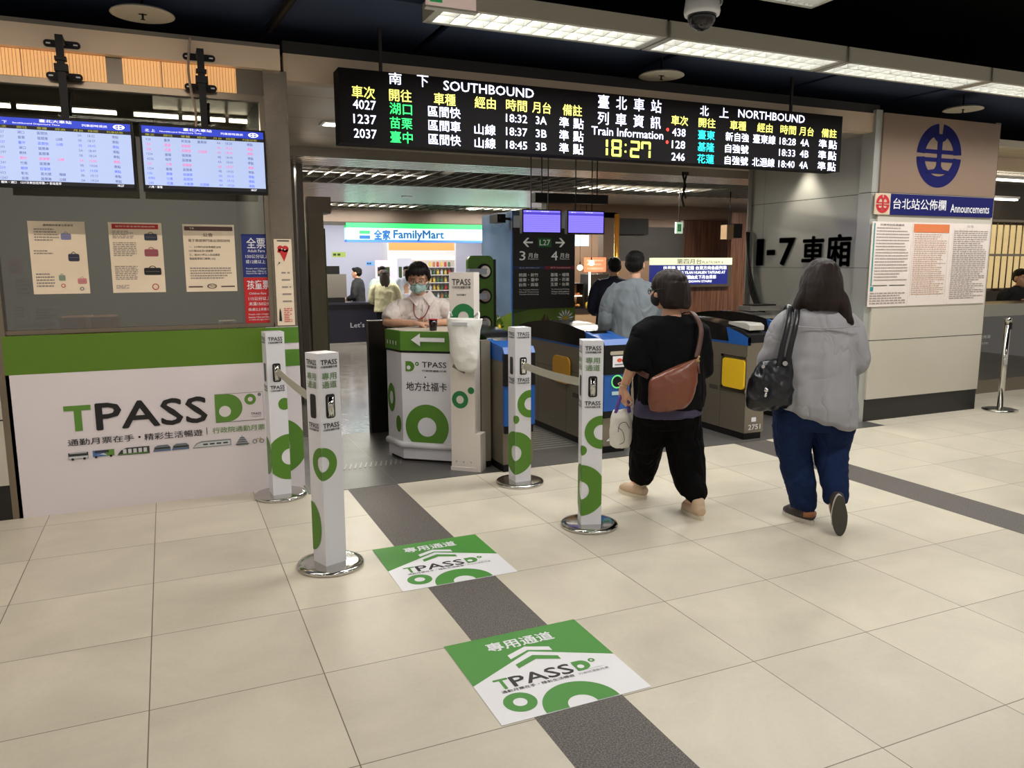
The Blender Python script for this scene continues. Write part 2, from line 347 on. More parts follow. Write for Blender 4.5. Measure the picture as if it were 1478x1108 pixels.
# open louvre bands in the low ceiling: one object per band of cells
fin = mat('louvre_fin', (150, 145, 135), .35, .7)
for y0, y1 in ((9.1, 11.0), (14.2, 15.8)):
    b = MB().m(fin); x = .3
    while x < 13.6: b.box(x, x+.012, y0, y1, 2.65, 2.7); x += .2
    for yy in (y0+.02, (y0*2+y1)/3, (y0+2*y1)/3, y1-.03): b.box(0, 14, yy, yy+.012, 2.66, 2.7)
    struct('ceiling', b)
tubeem = mat('lamp_tube_glow', (255, 248, 232), emit=5)
k = 0
for x, y, w in INNER:
    t = thing('recessed_louvre_light', ['lit slim ceiling light just left of the departure board', 'lit ceiling louvre just right of the steel column, left end of the front row', 'lit ceiling louvre of the front row above the hanging twin screens', 'lit ceiling louvre of the front row beside the light grey wall', 'lit ceiling louvre of the back row above the convenience store', 'lit ceiling louvre of the back row above the wayfinding board', 'lit ceiling louvre of the back row above the platform board'][k], 'ceiling light', (x, y, 2.7 if y > 8 else 2.735), group='lit louvres of the inner ceiling'); k += 1
    if y < 8:
        MB().m(white2).box(-w/2, w/2, -.1, .1, .0, .014).m(tubeem).box(-w/2+.03, w/2-.03, -.07, .07, -.004, 0).build('lit_diffuser', t); continue
    f = MB().m(white2).box(-w/2, w/2, -.2, .2, .05, .07).box(-w/2, w/2, -.21, -.2, -.01, .07).box(-w/2, w/2, .2, .21, -.01, .07); f.build('housing', t)
    for yy in (-.1, .1):
        MB().m(tubeem).cyl((-w/2+.03, yy, .025), .013, w-.06, 'x', 8).build('lamp_tube', t)
struct('wall_over_portal', MB().m(blackc).box(-7, 13, 6.5, 6.6, 2.82, 3.7))
struct('wall_portal', MB().m(cream).box(.80, 6.2, 5.5, 5.62, 2.75, 2.92).m(seam).box(.80, 6.2, 5.51, 5.62, 2.92, 3.0))
# booth room shell
struct('wall_booth', MB().m(mat('office_wall', (118, 116, 110), .7)).box(-3, .70, 8.4, 8.5, 0, 3).box(.70, .78, 5.63, 8.5, 0, 3).box(-3.1, -3, 5.6, 8.5, 0, 3).m(mat('office_ceiling', (120, 112, 100), .7)).box(-3, .70, 5.6, 8.5, 2.86, 2.9))
struct('wall_front', MB().m(enamel).box(-7, -.955, 5.46, 5.56, .22, .62).box(-7, -.955, 5.46, 5.56, .63, 2.9).m(seam).box(-7, -.955, 5.47, 5.56, .62, .63))
struct('baseboard_front', MB().m(base_blk).box(-7, -.955, 5.47, 5.56, 0, .22))
# right bay: enamel wall with the large lettering and the emblem wall
struct('wall_bay', MB().m(enamel2).box(6.2, 6.3, 5.62, 7.0, .98, 1.498).box(6.2, 6.3, 5.62, 7.0, 1.502, 2.2).box(6.2, 6.3, 5.62, 7.0, 2.206, 2.95).box(6.2, 6.3, 5.62, 7.0, .0, .976)
       .box(6.2, 6.3, 7.005, 7.28, 0, 1.498).box(6.2, 6.3, 7.005, 7.28, 1.502, 2.2).box(6.2, 6.3, 7.005, 7.28, 2.206, 2.95).m(seam).box(6.21, 6.29, 5.62, 7.27, 0, 2.95))
struct('trim_4', MB().m(enamel2).box(6.12, 6.2, 5.47, 5.62, 0, 1.498).box(6.12, 6.2, 5.47, 5.62, 1.502, 2.2).box(6.12, 6.2, 5.47, 5.62, 2.206, 2.95).m(seam).box(6.13, 6.19, 5.48, 5.62, 0, 2.95))
struct('wall_emblem', MB().m(mat('emblem_panel_shaded', (140, 118, 100), .35, .1)).box(6.2, 7.82, 5.45, 5.56, 2.205, 2.925).m(enamel).box(6.2, 7.82, 5.45, 5.56, .805, 2.2).box(6.2, 7.82, 5.45, 5.56, .222, .797).m(seam).box(6.21, 7.81, 5.46, 5.56, .2, 2.92).m(enamel).box(6.31, 7.82, 5.9, 6.0, .2, 2.9))  # upper cream panel coloured darker for the shade above the louvre cutoff
struct('baseboard_emblem', MB().m(base_blk).box(6.2, 7.82, 5.47, 5.56, 0, .222).box(7.82, 7.83, 5.47, 6.0, 0, .222))
struct('trim_5', MB().m(steel).box(7.82, 7.9, 5.5, 6.0, .222, 2.95))
struct('wall_header', MB().m(cream).box(7.9, 13, 6.2, 6.3, 2.62, 2.95))
struct('ceiling', MB().m(alu2).box(7.9, 13, 6.3, 9, 2.62, 2.7))
# lettering on the bay wall (plane x = 6.2, reading towards -y)
def letters(name, label, s, fr, box, mt, depth=.02, bold=.02, cat='lettering', group=None):
    V, F = glyphs(s, bold); x0, x1 = min(q[0] for q in V), max(q[0] for q in V); y0, y1 = min(q[1] for q in V), max(q[1] for q in V)
    u0, v0, u1, v1 = box; W = [(u0+(x-x0)*(u1-u0)/(x1-x0), v0+(y-y0)*(v1-v0)/(y1-y0)) for x, y in V]
    b = MB().m(mt); n = len(W); b.add([fr.p(u, v, 0) for u, v in W]+[fr.p(u, v, depth) for u, v in W], [tuple(i+n for i in f) for f in F])
    if cat == 'wall character' or name.startswith('wall_'):
        for du, dv in ((.008, 0), (-.008, 0), (0, .006), (0, -.006)): b.add([fr.p(u+du, v+dv, depth+.0004) for u, v in W], F)
    ec = {}
    for f in F:
        for i in range(len(f)):
            e = (f[i-1], f[i]); ec[e] = 1
    b.add([fr.p(u, v, 0) for u, v in W]+[fr.p(u, v, depth) for u, v in W], [(a, c, c+n, a+n) for a, c in ec if (c, a) not in ec])
    return tag(b.build(name), label, cat, group)
frw = Fr((6.199, 7.12, 0), (0, -1, 0), (0, 0, 1))
for s, u0, u1, v0, v1 in (('1', .045, .15, 1.525, 1.815), ('-', .21, .33, 1.64, 1.69), ('7', .40, .63, 1.525, 1.815), ('車', .74, 1.04, 1.51, 1.82), ('廂', 1.07, 1.38, 1.51, 1.83)):
    letters({'1': 'wall_numeral', '-': 'wall_dash', '7': 'wall_numeral'}.get(s, 'wall_character'), {'1': 'black raised numeral 1 beside the cable conduit on the grey wall', '-': 'short black raised dash between the two wall numerals', '7': 'black raised numeral 7 on the grey enamel wall', '車': 'black raised character 車 right of the numeral 7', '廂': 'black raised character 廂, rightmost on the grey wall'}[s], s, frw, (u0, v0, u1, v1), black, .01, .008, group='raised carriage lettering on the bay wall')
# conduit and cables down the bay wall
c = thing('cable_conduit', 'grey conduit with drooping black cables running down the bay wall', 'conduit', (6.175, 7.21, 0))
MB().m(mat('conduit_grey', (150, 148, 140), .4)).tube([(0, 0, 2.7), (0, 0, 1.0)], .022).build('pipe', c)
b = MB().m(blackp)
for q in range(4): b.tube(spline([(-.02-.012*q, -.03, 1.9), (-.03-.01*q, -.05-.02*q, 1.5), (-.03, -.12-.03*q, 1.2), (-.04, -.28-.03*q, .99)], 6), .012)
b.build('cable_bundle', c)
# ------------------------------------------------------------------ emblem on the emblem wall
fre = Fr((6.965, 5.448, 2.573), (1, 0, 0), (0, 0, 1))
def emblem(b, fr, k):
    """oval railway emblem, k scales a design 1 unit high, centred"""
    a0 = math.radians(97)
    for s0, s1 in ((4, 84), (96, 176), (-176, -4)):
        b.ring(fr, 0, 0, .52*k, .335*k, .0, 40, None, .5*k, math.radians(s0), math.radians(s1))
    for sg in (1, -1):   # middle bars with a white gap between
        b.fprism(fr, [(-.5*k, sg*.032*k), (.5*k, sg*.032*k), (.45*k, sg*.095*k), (-.45*k, sg*.095*k)][::sg], 0, .002)
    H = [(-.1, .34), (.1, .34), (.115, .29), (.075, .24), (.04, .22), (.035, .0), (.04, -.16), (.075, -.21), (.2, -.235), (.2, -.28), (-.2, -.28), (-.2, -.235), (-.075, -.21), (-.04, -.16), (-.035, 0), (-.04, .22), (-.075, .24), (-.115, .29)]
    b.fprism(fr, [(u*k*1.35, v*k) for u, v in H][::-1], 0, .003)
navy = mat('emblem_navy', (10, 14, 84), .7, spec=.2)
tag(MB().m(navy).build('railway_emblem') if False else (lambda b: (emblem(b, fre, .60), b.build('railway_emblem'))[1])(MB().m(navy)), 'large navy oval railway emblem on the cream wall panel', 'emblem')
# announcement strip
t = thing('announcement_sign', 'blue announcements strip with small red emblem above the pinned sheets', 'sign', (6.135, 5.44, 2.0))
b = MB().m(cream).box(0, .2, -.004, .008, .0, .195); fr = Fr((.1, -.006, .098)); b.m(redp); emblem(b, fr, .17); b.build('emblem_plate', t)
fr = Fr((0, -.006, 0)); b = MB().m(bluep).box(.2, 1.66, -.006, .008, .0, .195).m(white2).text('台北站公佈欄', fr, (.235, .055, .96, .155), bold=.01, n=.002).text('Announcements', fr, (1.03, .04, 1.6, .12), bold=.015, n=.002); b.build('nameplate', t)
def rows(b, fr, u0, u1, v0, v1, n, mt, seed=0, gap=.25, th=.45, word=.04):
    """small print: rows of short dashes"""
    R = random.Random(seed); b.m(mt); dv = (v1-v0)/n
    for i in range(n):
        v = v1-dv*(i+.5); u = u0; e = u1-(u1-u0)*(R.random()*.35 if R.random() < .5 else 0)
        while u < e-.003:
            w = min(word*(.4+R.random()), e-u); b.rect(fr, u, v-dv*th/2, u+w, v+dv*th/2, .0015); u += w+word*gap
    return b
orange = mat('orange_print', (214, 120, 70), .6); teal = mat('teal_print', (40, 140, 140), .6); ink = mat('faded_ink', (150, 138, 134), .7); sheet = mat('pinned_sheet', (226, 214, 206), .6)
tn = ['timetable sheet with a teal left border, leftmost under the announcements strip', 'timetable sheet with an orange heading bar, middle of the pinned sheets', 'pale grid timetable sheet, rightmost of the three pinned sheets']
for i, (x0, x1) in enumerate(((6.13, 6.66), (6.662, 7.235), (7.237, 7.79))):
    w = x1-x0; b = MB().m(sheet).box(0, w, -.004, .004, 0, .805); fr = Fr((0, -.005, 0))
    if i == 0:
        b.m(teal).rect(fr, .02, .2, .035, .79).rect(fr, .02, .15, .06, .19); rows(b, fr, .06, .5, .24, .76, 18, ink, 1, .4, .4, .012); rows(b, fr, .02, .5, .02, .14, 5, ink, 2); b.m(black).rect(fr, .05, .2, .24, .206).rect(fr, .27, .2, .48, .206)
        b.text('列車時刻及票價表', fr, (.1, .765, .42, .785), n=.0015)
    elif i == 1:
        b.m(orange).rect(fr, .02, .71, .52, .79); b.m(ink); rows(b, fr, .04, .5, .1, .7, 30, mat('warm_ink', (190, 150, 120), .7), 3, .3, .35, .03)
        for u in (.02, .12, .3, .42, .52): b.m(ink).rect(fr, u, .08, u+.002, .7)
    else:
        rows(b, fr, .02, .52, .05, .74, 34, ink, 5, .2, .4, .05)
        for u in (.02, .1, .15, .2, .28): b.m(ink).rect(fr, u, .05, u+.002, .76)
        b.text('公告', fr, (.2, .765, .3, .79), n=.0015)
    tag(b.build('timetable_sheet', loc=(x0, 5.446, 1.13)), tn[i], 'poster', 'sheets pinned below the announcements strip')
# dark tactile strip and slotted drain on the dark floor
t = thing('tactile_strip', 'pale ribbed tactile strip across the dark floor left of the counter', 'floor strip', (.95, 5.78, 0)); b = MB().m(mat('strip_metal', (150, 148, 142), .4, .5)); x = 0
while x < .66: b.hexa([(x, 0, .0), (x+.012, 0, 0), (x+.06, .15, 0), (x+.048, .15, 0), (x, 0, .003), (x+.012, 0, .003), (x+.06, .15, .003), (x+.048, .15, .003)]); x += .04
b.build('rib', t)
t = thing('slotted_floor_mat', 'striped metal floor grating in the lane between two ticket gates', 'floor grating', (2.55, 5.75, 0)); b = MB().m(mat('strip_metal2', (158, 156, 150), .4, .5))
for q in range(12): b.box(0, .6, q*.075, q*.075+.025, 0, .004)
b.build('slat', t)
# ------------------------------------------------------------------ louvred fixture row
alw = mat('fixture_enamel', (190, 186, 172), .4, .2); finm = mat('louvre_white', (186, 186, 182), .3, .3)
t0 = thing('louvre_fixture', 'louvred ceiling light leftmost of the lit row, beneath the exit sign', 'ceiling light', (FIX_X[0], 4.62, 3.0), group='louvred ceiling lights above the departure board')
w = 1.55
b = MB().m(alw).box(0, w, -.165, -.155, 0, .1).box(0, w, .155, .165, 0, .1).box(0, .012, -.165, .165, 0, .1).box(w-.012, w, -.165, .165, 0, .1).box(0, w, -.165, .165, .1, .105).box(.012, w-.012, -.155, -.135, 0, .004).box(.012, w-.012, .135, .155, 0, .004).box(.012, .05, -.155, .155, 0, .004).box(w-.05, w-.012, -.155, .155, 0, .004); b.build('housing', t0)
b = MB().m(finm)
for i in range(14):
    x = .05+(w-.1)*i/13; b.box(x-.003, x+.003, -.135, .135, 0.004, .06)
b.box(.05, w-.05, -.004, .004, 0.004, .06).box(.05, w-.05, -.139, -.133, 0, .04).box(.05, w-.05, .133, .139, 0, .04); b.build('louvre', t0)
for yy in (-.07, .07): MB().m(mat('fixture_tube_glow', (250, 250, 246), emit=14)).cyl((.06, yy, .082), .013, w-.12, 'x', 10).build('lamp_tube', t0)
ln = ['louvred ceiling light second from the left, beside the dome camera', 'louvred ceiling light in the middle of the lit row above the board', 'louvred ceiling light second from the right of the lit row', 'louvred ceiling light rightmost, running out of the picture']
for i, x in enumerate(FIX_X[1:]): o = copy_tree(t0); o.location.x = x; o['label'] = ln[i]
for i, (x, y) in enumerate(REAR):
    o = copy_tree(t0); o.location = (x, y, 3.0); o['label'] = 'unseen louvred ceiling light of the rows nearer the viewer'; o['group'] = 'unseen louvred ceiling lights of the nearer rows'
# loudspeaker discs below the black ceiling
spk = mat('speaker_cream', (196, 188, 170), .5)
ds = []
def disc_speaker(x, y, label, z=3.0):
    t = thing('ceiling_speaker', label, 'ceiling speaker', (x, y, z), group='round ceiling speakers')
    MB().m(spk).lathe([(.0, .03), (.05, .03), (.15, .012), (.172, 0), (.175, -.006), (.165, -.008), (.12, -.002), (.0, .0)][::-1], k=48).build('disc', t)
    MB().m(blackp).cyl((0, 0, -.03), .006, .03).box(-.022, .022, -.004, .004, -.006, -.002).box(-.012, .012, -.004, .004, -.034, -.03).build('centre_pin', t)
    MB().m(blackp).cyl((0, 0, .03), .008, .67).build('hanger_rod', t)
disc_speaker(-.02, 5.27, 'round cream ceiling speaker disc above the left ticket window'); disc_speaker(3.62, 5.3, 'round cream ceiling speaker disc above the middle of the departure board', 2.99); disc_speaker(7.05, 5.3, 'round cream ceiling speaker disc above the navy emblem', 2.99)
# dome camera
t = thing('dome_camera', 'white dome security camera hanging in front of the lit fixture row', 'camera', (2.97, 3.95, 2.95))
MB().m(white2).lathe([(0, .16), (.06, .16), (.095, .13), (.105, .05), (.1, .03), (.085, .03), (0, .03)][::-1]).build('housing', t)
MB().m(mat('smoked_dome', (24, 24, 28), .06)).lathe([(.084*math.cos(a*PI/16), -.084*math.sin(a*PI/16)+.03) for a in range(8, -1, -1)]).build('dome', t)
MB().m(white2).cyl((0, 0, .16), .02, .6).tube(spline([(.02, 0, .12), (.14, .02, .11), (.17, .05, .2), (.1, .05, .4)], 5), .008).build('mount_arm', t)
# hanging exit sign, lower part in view
t = thing('exit_sign', 'hanging exit sign with green pictogram corner at the top edge', 'sign', (1.44, 4.40, 3.0))
b = MB().m(mat('exit_sign_face', (226, 200, 190), .5, emit=.25)).box(0, .29, 0, .04, -.02, .3); fr = Fr((0, -.001, 0)); b.m(mat('exit_green', (40, 140, 80), .5, emit=.3)).rect(fr, .012, .0, .085, .2).m(white2).poly(fr, [(.03, .01), (.045, .01), (.055, .05), (.07, .07), (.06, .09), (.04, .06)], .004); b.m(alw).box(-.01, .3, -.004, .044, -.03, -.02); b.build('lightbox', t)
MB().m(alw).box(.04, .05, .015, .025, .33, .7).box(.24, .25, .015, .025, .33, .7).build('hanger', t)
# other lit fixture at the very top edge
o = copy_tree(t0); o.location = (3.05, 3.52, 3.0); o.scale = (.3, .8, 1); o['label'] = 'small lit ceiling fixture at the top edge right of the dome camera'; o['group'] = 'small ceiling lights'
# black pipes under the dark ceiling
for i, (p, q, r, lab) in enumerate((((4.0, 3.0, 3.45), (12, 3.6, 3.45), .015, 'thin dark pipe under the black ceiling at the upper right'), ((1.1, 2.5, 3.3), (.72, 5.46, 3.05), .03, 'dark cable tray rod running towards the steel column top'))):
    tag(MB().m(dsteel).tube([p, q], r).build('ceiling_pipe'), lab, 'pipe')
# ------------------------------------------------------------------ departure board
led = lambda n, c, e=2.2: mat(n, c, emit=e)
LW, LY, LG, LC, LR, LK = led('led_white', (226, 228, 255), 1.5), led('led_yellow', (236, 232, 110), 1.2), led('led_green', (40, 235, 110), 1.2), led('led_cyan', (30, 215, 225), 1.2), led('led_red', (240, 50, 40), 1.2), led('led_clock', (220, 238, 90), 1.3)
t = thing('departure_board', 'long black hanging departure board with glowing southbound and northbound train rows', 'display board', (1.115, 5.29, 2.343))
MB().m(mat('board_face', (10, 8, 10), .7, spec=.15)).box(0, 4.4, 0, .16, 0, .472).build('cabinet', t)
MB().m(seam).box(.3, .32, .1, .12, .472, .8).build('hanger', t); MB().m(seam).box(3.9, 3.92, .1, .12, .472, .8).build('hanger', t)
fr = Fr((0, -.001, 0)); B = .012
def TT(b, s, u0, v0, u1, v1, bold=B): b.text(s, fr, (u0, v0, u1, v1), bold=bold)
b = MB().m(LW); TT(b, '南', .335, .396, .421, .47); TT(b, '下', .53, .396, .609, .47); TT(b, 'SOUTHBOUND', .718, .388, 1.403, .45, .02)
TT(b, '北', 2.872, .372, 2.956, .448); TT(b, '上', 3.064, .372, 3.154, .448); TT(b, 'NORTHBOUND', 3.254, .385, 3.963, .447, .02)
for i, s in enumerate('臺北車站'): TT(b, s, 1.938+i*.157, .363, 2.032+i*.157, .457)
for i, s in enumerate('列車資訊'): TT(b, s, 1.936+i*.157, .243, 2.030+i*.157, .335)
TT(b, 'Train Information', 1.884, .166, 2.526, .226, .015)
dv = .092; Z0 = .278
for i, (no, kind, via, tm, pf) in enumerate((('4027', '區間快', '', '18:32', '3A'), ('1237', '區間車', '山線', '18:37', '3B'), ('2037', '區間快', '山線', '18:45', '3B'))):
    z = Z0-i*dv; TT(b, no, .088, z-.058, .24, z); TT(b, kind, .604, z-.072, .838, z); TT(b, tm, 1.184, z-.068, 1.35, z-.013)
    if via: TT(b, via, .942, z-.076, 1.102, z-.005)
    TT(b, pf, 1.42, z-.068, 1.507, z-.013); TT(b, '準', 1.612, z-.077, 1.69, z-.005); TT(b, '點', 1.728, z-.08, 1.815, z-.005)
for i, (no, kind, via, tm, pf) in enumerate((('438', '新自強', '臺東線', '18:28', '4A'), ('128', '自強號', '', '18:33', '4B'), ('246', '自強號', '北迴線', '18:40', '4A'))):
    z = .262-i*.093; TT(b, no, 2.611, z-.063, 2.737, z-.004); TT(b, kind, 3.134, z-.069, 3.372, z)
    if via: TT(b, via, 3.417, z-.07, 3.655, z)
    TT(b, tm, 3.7, z-.066, 3.876, z-.01); TT(b, pf, 3.93, z-.066, 4.026, z-.008); TT(b, '準', 4.137, z-.07, 4.228, z); TT(b, '點', 4.25, z-.073, 4.346, z)
b.build('white_lettering', t)
b = MB().m(LY)
for s, a, c in (('車次', .083, .237), ('開往', .334, .488), ('車種', .647, .803), ('經由', .946, 1.104), ('時間', 1.185, 1.348), ('月台', 1.392, 1.542), ('備註', 1.64, 1.8), ('車次', 2.6, 2.758), ('開往', 2.862, 3.027), ('車種', 3.175, 3.338), ('經由', 3.456, 3.617), ('時間', 3.704, 3.873), ('月台', 3.911, 4.072), ('備註', 4.162, 4.336)): TT(b, s, a, .288 if a < 2 else .283, c, .366 if a < 2 else .355)
b.build('yellow_lettering', t)
b = MB().m(LG)
for i, s in enumerate(('湖口', '苗栗', '臺中')): TT(b, s, .334, Z0-i*dv-.075, .489, Z0-i*dv)
b.build('green_lettering', t)
b = MB().m(LC)
for i, s in enumerate(('臺東', '基隆', '花蓮')): TT(b, s, 2.86, .258-i*.093-.068, 3.024, .258-i*.093+.003)
b.build('cyan_lettering', t)
b = MB().m(LR).disc(fr, 2.567, .244, .013, .003).disc(fr, 2.565, .149, .013, .003); b.build('red_dots', t)
SEG = {'1': 'bc', '8': 'abcdefg', '2': 'abged', '7': 'abcf'}
def seg7(b, fr, ch, u, v, w, h, th, n=.003):
    q = {'a': (0, h-th, w, h), 'g': (0, h/2-th/2, w, h/2+th/2), 'd': (0, 0, w, th), 'f': (0, h/2, th, h), 'b': (w-th, h/2, w, h), 'e': (0, 0, th, h/2), 'c': (w-th, 0, w, h/2)}
    for s in SEG[ch]: x0, y0, x1, y1 = q[s]; e = .006; b.rect(fr, u+x0+(e if s in 'agd' else 0), v+y0+(0 if s in 'agd' else e), u+x1-(e if s in 'agd' else 0), v+y1-(0 if s in 'agd' else e), n)
b = MB().m(LK)
for ch, u in (('1', 1.94), ('8', 2.06), ('2', 2.225), ('7', 2.325)): seg7(b, fr, ch, u, .016, .088, .125, .018)
b.rect(fr, 2.178, .05, 2.192, .064).rect(fr, 2.178, .1, 2.192, .114); b.build('clock_digits', t)
# ------------------------------------------------------------------ ticket booth
steelw = mat('window_steel', (140, 128, 112), .3, .9, var=.06)
struct('window_1', MB().m(steelw).box(-.955, -.9, 5.47, 5.56, 0, 2.8).box(-.9, .66, 5.5, 5.56, 1.135, 1.16).box(-.9, .66, 5.5, 5.56, 2.6, 2.64).box(.635, .665, 5.5, 5.56, 1.16, 2.6)
       .m(glass_mat('booth_glass', (222, 222, 214), .12)).box(-.9, .64, 5.525, 5.53, 1.16, 2.6))
t = thing('steel_column', 'brushed steel column at the right edge of the ticket booth', 'column', (.665, 5.49, 0)); MB().m(steel).box(0, .15, 0, .14, 0, 2.8).build('cladding', t)
tag(MB().m(mat('fascia_cream', (234, 210, 182), .5, var=.04)).box(-7, .775, 5.46, 5.56, 2.8, 2.93).m(mat('fascia_edge', (120, 114, 104), .5)).box(-7, .775, 5.455, 5.57, 2.93, 2.955).build('wall_fascia'), kind='structure')
litm = mat('lit_diffuser', (255, 196, 128), emit=.38); ribm = mat('diffuser_rib', (190, 140, 92), emit=.2)
tag(MB().m(mat('header_steel', (120, 112, 100), .35, .7)).box(-7, .665, 5.52, 5.56, 2.64, 2.8).build('trim_6'), kind='structure')
for i, (x0, x1) in enumerate(((-.9, -.69), (-.683, -.245), (-.154, .06), (.067, .50))):
    b = MB().m(litm).box(0, x1-x0, 0, .012, 0, .15).m(ribm); q = .01
    while q < x1-x0-.004: b.box(q, q+.003, -.003, 0, 0, .15); q += .018
    tag(b.build('light_diffuser', loc=(x0, 5.505, 2.645)), ['warm ribbed light panel at the left edge over the ticket window', 'warm ribbed light panel behind the left monitor bracket', 'warm ribbed light panel between the two monitor brackets', 'warm ribbed light panel behind the right monitor bracket'][i], 'light panel', 'warm light panels over the ticket window')
# booth front board
t = thing('booth_front_board', 'large white printed board with green top band below the ticket window', 'board', (-.92, 5.47, 0))
MB().m(white).box(0, 1.52, 0, .03, 0, .895).build('white_panel', t); MB().m(mat('board_green', (88, 124, 24), .45)).box(0, 1.52, -.001, .03, .895, 1.13).build('green_band', t)
fr = Fr((.92, -.001, 0)); b = MB().m(mat('logo_green', (92, 140, 50), .5))
b.fprism(fr, [(-.632, .684), (-.632, .652), (-.577, .652), (-.577, .522), (-.535, .522), (-.535, .652), (-.482, .652), (-.482, .684)][::-1], 0, .002); b.build('green_letter', t)
b = MB().m(black); b.text('PASS', fr, (-.455, .518, .196, .688), bold=.035); b.text('通勤月票在手', fr, (-.624, .43, -.25, .472), bold=.012); b.disc(fr, -.218, .452, .007, .003); b.text('精彩生活暢遊', fr, (-.19, .426, .161, .47), bold=.012); b.rect(fr, .187, .43, .191, .479); b.build('black_lettering', t)
def card(b, fr, u, v, w, h, wt, gm, gr, back=None):
    """the pass card: white card, green D with a round hole, small ring, dot"""
    if back: b.m(back).rect(fr, u-.003*w, v-.01*w, u+w*1.005, v+h+.003, .002)
    b.m(wt).rect(fr, u, v, u+w, v+h, .003); r = h*.5
    b.m(gm).rect(fr, u, v, u+h*.42, v+h, .0035).ring(fr, u+h*.42, v+r, r, 0, .0035, 40, (u+h*.42, v, u+w, v+h+.01)).m(wt).disc(fr, u+h*.32, v+h*.38, h*.2, .004)
    b.m(gm).ring(fr, u+h*1.2, v+h*.76, h*.2, h*.085, .004)
b = MB(); card(b, fr, .25, .507, .308, .187, white, mat('logo_green', (0, 0, 0)), white, greyp); b.m(greyp).disc(fr, .535, .678, .012, .004).m(black).text('TPASS', fr, (.475, .54, .54, .556), bold=.02, n=.004).m(greyp).text('行政院通勤月票', fr, (.475, .525, .54, .533), n=.004); b.build('card_picture', t)
b = MB().m(mat('logo_green', (0, 0, 0))).text('行政院通勤月票', fr, (.224, .432, .56, .472), bold=.008); b.build('green_lettering', t)
# vehicles line: buses, trains, pagoda, bicycle
b = MB(); g1, g2, bl = mat('vehicle_grey', (110, 118, 124), .6), mat('vehicle_dark', (50, 52, 56), .6), mat('vehicle_blue', (70, 110, 170), .6)
def wheels(us, v): [b.m(black).disc(fr, u, v, .008, .0045, 14) for u in us]
b.m(g2).rect(fr, -.628, .345, -.517, .385, .003).m(mat('pale', (200, 204, 206), .6)).rect(fr, -.626, .347, -.519, .362, .0035).rect(fr, -.62, .379, -.525, .383, .0035); wheels((-.605, -.54), .344)
b.m(bl).rect(fr, -.492, .347, -.42, .388, .003).m(g2).rect(fr, -.48, .37, -.4, .386, .0035).m(mat('logo_green', (0, 0, 0))).rect(fr, -.42, .347, -.37, .388, .003).m(mat('pale', (0, 0, 0))).poly(fr, [(-.49, .35), (-.45, .36), (-.41, .352), (-.43, .368)], .004); wheels((-.475, -.39), .346)
b.m(g2).poly(fr, [(-.35, .35), (-.33, .375), (-.3, .388), (-.165, .388), (-.165, .34), (-.35, .343)], .003).m(mat('pale', (0, 0, 0)))
for q in range(5): b.rect(fr, -.32+q*.03, .352, -.3+q*.03, .38, .0035)
b.m(mat('logo_green', (0, 0, 0))).rect(fr, -.345, .345, -.17, .35, .004)
for q in range(2):
    u = -.145+q*.112; b.m(g1).poly(fr, [(u, .345), (u+.01, .375), (u+.03, .386), (u+.09, .386), (u+.106, .37), (u+.106, .345)], .003).m(g2).rect(fr, u+.012, .36, u+.1, .371, .0035).m(bl).rect(fr, u+.002, .348, u+.104, .353, .0035)
b.m(g1).poly(fr, [(.094, .345), (.12, .375), (.15, .387), (.336, .387), (.336, .345)], .003).m(mat('pale', (0, 0, 0))).poly(fr, [(.1, .349), (.125, .372), (.15, .38), (.332, .38), (.332, .349)], .0035).m(g2)
for q in range(4): b.rect(fr, .16+q*.042, .36, .19+q*.042, .37, .004)
b.m(g1)
for k_, (hw, v) in enumerate(((.05, .342), (.038, .356), (.028, .37), (.018, .383))): b.poly(fr, [(.408-hw, v), (.408+hw, v), (.408+hw*.7, v+.01), (.408-hw*.7, v+.01)], .003)
b.rect(fr, .406, .39, .41, .405, .003); b.m(g2).rect(fr, .37, .338, .446, .342, .003)
for u in (.49, .535): b.m(g2).ring(fr, u, .355, .015, .011, .003, 20)
b.m(mat('ochre', (190, 160, 60), .6)).poly(fr, [(.49, .355), (.505, .375), (.509, .375), (.494, .355)], .0035).poly(fr, [(.505, .37), (.53, .37), (.53, .374), (.505, .374)], .0035).poly(fr, [(.531, .355), (.524, .385), (.528, .385), (.535, .355)], .0035)
b.build('vehicle_pictures', t)
# wrap of the column foot with the same print
t = thing('column_wrap_board', 'narrow white board with green band and ring around the steel column foot', 'board', (.60, 5.478, 0))
fr = Fr((0, -.001, 0)); b = MB().m(white).box(0, .215, 0, .012, 0, 1.13).m(green).rect(fr, 0, 1.02, .215, 1.128).rect(fr, 0, .86, .215, .975); b.ring(fr, .04, .30, .2, .085, .002, 60, (0, 0, .215, 1)); b.m(green).disc(fr, .045, .72, .035, .002, 30, (0, 0, .2, 1)); b.build('panel', t)
